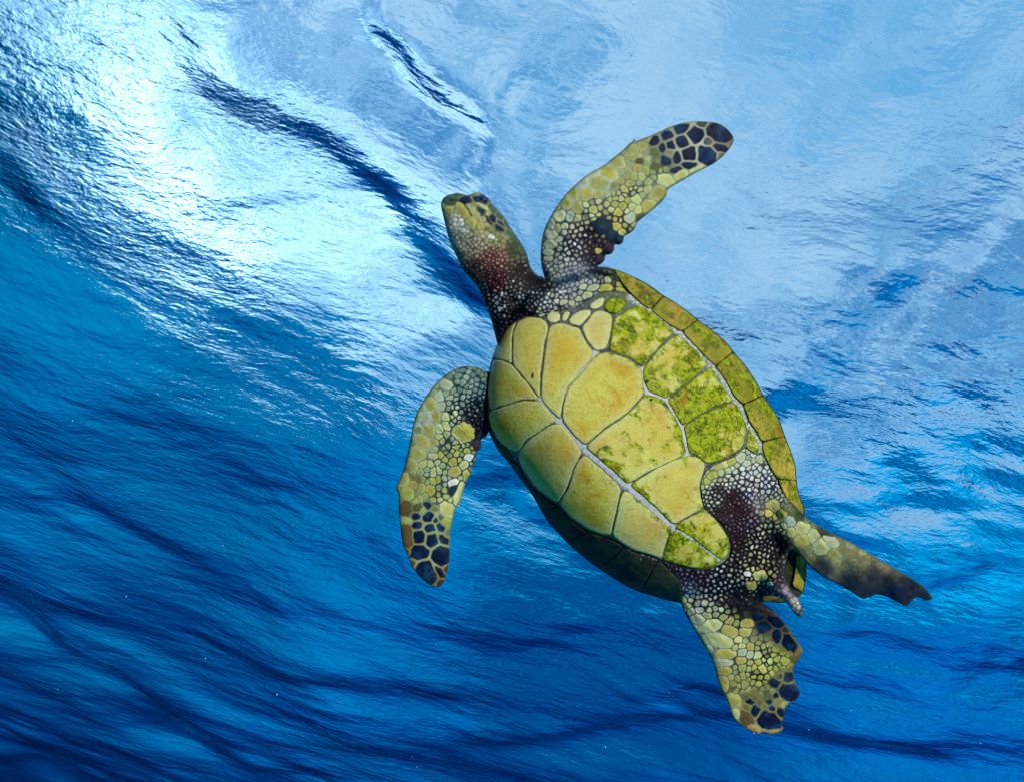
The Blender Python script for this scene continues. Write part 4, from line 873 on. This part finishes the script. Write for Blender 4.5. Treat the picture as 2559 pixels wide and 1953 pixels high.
# limit a packed scale to its own radius, so loose skin shows dots
w = w * np.where(big, sstep(4.5, 1.5, m1), sstep(2.2, 0.3, m1 + gap * 0.45))
mott = fbm(bx * 0.06, by * 0.06, 57, 4)
pc = np.where(isdk[:, None], pc * (1 + 0.5 * mott)[:, None] + np.array([0.006, 0.020, 0.016]) * sstep(0.15, 0.8, mott)[:, None], pc)
dark_plate = pc.sum(1) < 0.35
rimw = rim * (1 - sstep(0.8, np.maximum(0.42 * srad, 3.0), e)) * (~dark_plate)
pale = pc * 0.45 + np.array(srgb(214, 222, 190)) * 0.55
pc2 = pc * (1 - 0.75 * rimw[:, None]) + pale * 0.75 * rimw[:, None]
centre = sstep(0.35, 0.9, e / np.maximum(srad, 1)) * (~dark_plate) * (srad > 5)
pc2 = pc2 * (1 - 0.22 * centre[:, None] * np.array([0.6, 0.8, 1.6]))
colr = net_c * (1 - w[:, None]) + pc2 * w[:, None]
blot = fbm(bx * 0.05, by * 0.05, 7, 5)
colr *= (1 + 0.13 * blot)[:, None]
# colour blends to dark olive along the body outline
em = sstep(7, 0, bd)[:, None] * 0.45
colr = colr * (1 - em) + np.array(srgb(60, 74, 52)) * em
colr = np.clip(colr, 0.002, 0.9)

# heights
zc = fz(bx, by); fu_ = ff(bx, by); wt = np.clip(fw(bx, by), 0, 1)
tt = body_t(bx, by, bd) * PXM
dsh = pdist(SHELLC, bx, by); ins_sh = inside(SHELLC, bx, by)
zsv = zs(bx, by)
inpl = inside(PLC, bx, by); dpl = pdist(PLC, bx, by)
zfree = zc + fu_ * tt
ztor = zsv - 0.016 - 0.010 * sstep(0, 45, np.where(inpl, 0, dpl))
wt = wt * np.where(ins_sh, 1, 0) * sstep(0, 30, dsh)
zfront = zfree * (1 - wt) + ztor * wt
zfront = np.where(inpl, np.minimum(zfront, zsv - 0.010 - 0.012 * sstep(0, 30, dpl)), zfront)
# just outside the plastron the skin comes up from under its edge
near = (~inpl) & ins_sh
zfront = np.where(near, np.minimum(zfront, zsv - 0.010 + 0.0016 * dpl), zfront)
zfront = np.where(near, np.maximum(zfront, zsv - 0.0085 + 0.006 * sstep(0, 8, np.minimum(bd, dsh))), zfront)
relief = w * np.clip(srad, 2, 16) * PXM * 0.085 * sstep(0, 0.6, e / np.maximum(srad, 1)) * np.array([s_[6] for s_ in seeds])[own] ** 1.5
relief *= sstep(0, 6, bd)
# wrinkles of the neck and groin
wr = fbm((bx * 0.7 + by * 0.7) * 0.02, (bx * 0.7 - by * 0.7) * 0.07, 15, 4)
wz = idw([(1260,720,[1.]),(1200,600,[.25]),(1430,640,[.9]),(1550,450,[.1]),(1700,380,[0.]),(1860,1300,[1.2]),(1800,1440,[1.]),(1900,1650,[.1]),(2100,1400,[.2]),(1100,1000,[.3]),(1070,1200,[0.]),(1190,1040,[1.]),(1970,1480,[.6])], 1, bx, by, 3, 30)[:, 0]
zfront = zfront + relief + wr * wz * 0.0022 * sstep(0, 14, bd)
# mouth line, jaw and eyelid on the head
mouth = pdist(np.array([(1122,502),(1143,501),(1157,508),(1169,524),(1176,540)], float), bx, by, False)
zfront -= 0.0032 * np.exp(-(mouth / 2.2) ** 2); colr *= (1 - 0.6 * np.exp(-(mouth / 2.0) ** 2))[:, None]
lid = np.hypot((bx - 1206) / 20, (by - 503) / 14)
zfront += 0.006 * np.exp(-(lid) ** 2 * 1.2) * sstep(0, 8, bd)
zback = zc - fu_ * tt * 0.9
zback = np.where(ins_sh, np.minimum(zback, zfront - 0.004), np.minimum(zback, zfront - 0.0003))
inner = sstep(0, 16, dsh) * ins_sh
zback = zback * (1 - inner) + np.maximum(zback, zfront - 0.045) * inner
zback = np.where(ins_sh & (dsh < 16), zfront - 0.004 * sstep(0, 5, bd), zback)
zr = zc[:nr] * (1 - wt[:nr]) + (ztor * wt)[:nr]
zrs = np.where(ins_sh[:nr], zfront[:nr], zc[:nr])
k_ = np.hanning(15); k_ /= k_.sum()
zrs = np.convolve(np.concatenate([zrs[-7:], zrs, zrs[:7]]), k_, 'valid')
blend_e = sstep(0, 10, bd)
zfront[:nr] = zrs
# back sheet: coarser and separate interior vertices
back_id = np.concatenate([np.arange(nr), np.arange(n, n + n - nr)])
V3 = np.vstack([loc(bx, by, zfront), loc(bx[nr:], by[nr:], zback[nr:])])
F3 = np.vstack([F, back_id[F][:, ::-1]])
me = mesh_from('body', V3, F3)
top = np.clip(np.array(srgb(70, 76, 44)) * (0.7 + 0.5 * w[nr:, None] + 0.25 * blot[nr:, None]), 0.01, 1)
color_attr(me, 'pigment_shade', np.vstack([colr, top]))
MAT_SKIN = bpy.data.materials.new('turtle_skin'); MAT_SKIN.use_nodes = True
N, M, MIX, RAMP, VM = nodes_of(MAT_SKIN.node_tree)
co = N('ShaderNodeTexCoord').outputs['Object']
pg = N('ShaderNodeAttribute', attribute_name='pigment_shade').outputs['Color']
nf = N('ShaderNodeTexNoise', {'Vector': co, 'Scale': 330.0, 'Detail': 5.0, 'Roughness': 0.7}).outputs[0]
nm = N('ShaderNodeTexNoise', {'Vector': co, 'Scale': 60.0, 'Detail': 5.0, 'Roughness': 0.65}).outputs[0]
f_ = M('ADD', M('MULTIPLY', nf, 0.7), M('MULTIPLY', nm, 0.6))
f_ = M('ADD', f_, 0.35)
pg = MIX(1.0, pg, N('ShaderNodeCombineXYZ', {0: f_, 1: f_, 2: f_}).outputs[0], 'MULTIPLY')
bp = N('ShaderNodeBump', {'Height': M('ADD', M('MULTIPLY', nf, 0.0008), M('MULTIPLY', nm, 0.0008)), 'Distance': 1.0}).outputs[0]
N('ShaderNodeOutputMaterial', {'Surface': N('ShaderNodeBsdfPrincipled', {'Base Color': pg, 'Roughness': 0.5, 'IOR': 1.18, 'Normal': bp}).outputs[0]})
body = link_mesh('body', me, turtle, MAT_SKIN)

# ---- eye: dark glossy ball under a heavy lid
bme = bpy.data.meshes.new('eye')
import bmesh
bm = bmesh.new(); bmesh.ops.create_uvsphere(bm, u_segments=28, v_segments=18, radius=1.0)
zi = float(zc[np.argmin(np.hypot(bx - 1209, by - 501))])
ez = float(zfront[np.argmin(np.hypot(bx - 1207, by - 502))])
ec = loc(np.array([1207.0]), np.array([502.0]), ez - 0.006)[0]
bmesh.ops.transform(bm, matrix=Matrix.Translation(ec) @ Matrix.Rotation(-0.5, 4, 'Z') @ Matrix.Diagonal((0.0080, 0.0055, 0.0070, 1)), verts=bm.verts)
bm.to_mesh(bme); bm.free()
me_ = bpy.data.materials.new('eye_black'); me_.use_nodes = True
N, M, MIX, RAMP, VM = nodes_of(me_.node_tree)
N('ShaderNodeOutputMaterial', {'Surface': N('ShaderNodeBsdfPrincipled', {'Base Color': (0.01, 0.012, 0.014, 1), 'Roughness': 0.12, 'IOR': 1.4}).outputs[0]})
eye = link_mesh('eye', bme, turtle, me_)

# ------------------------------------------------------------------ a few specks adrift in the water
bm = bmesh.new(); r2 = random.Random(3)
for _ in range(46):
    px_, py_ = r2.uniform(-100, 2660), r2.uniform(600, 2000); dd = r2.uniform(1.3, 3.2)
    q = CAM + view_dir(px_, py_) * dd
    if q[2] > -0.25: continue
    bmesh.ops.create_icosphere(bm, subdivisions=1, radius=r2.uniform(0.0005, 0.0012) * dd / 1.6, matrix=Matrix.Translation(q) @ Matrix.Diagonal((1, r2.uniform(0.5, 1), 1.2, 1)))
sm = bpy.data.meshes.new('drifting_specks'); bm.to_mesh(sm); bm.free()
ms = bpy.data.materials.new('speck_pale'); ms.use_nodes = True
N, M, MIX, RAMP, VM = nodes_of(ms.node_tree)
N('ShaderNodeOutputMaterial', {'Surface': N('ShaderNodeBsdfPrincipled', {'Base Color': (0.6, 0.62, 0.6, 1), 'Roughness': 0.8}).outputs[0]})
specks = link_mesh('drifting_specks', sm, None, ms); specks['kind'] = 'stuff'; specks['label'] = 'tiny pale specks adrift in the blue water'
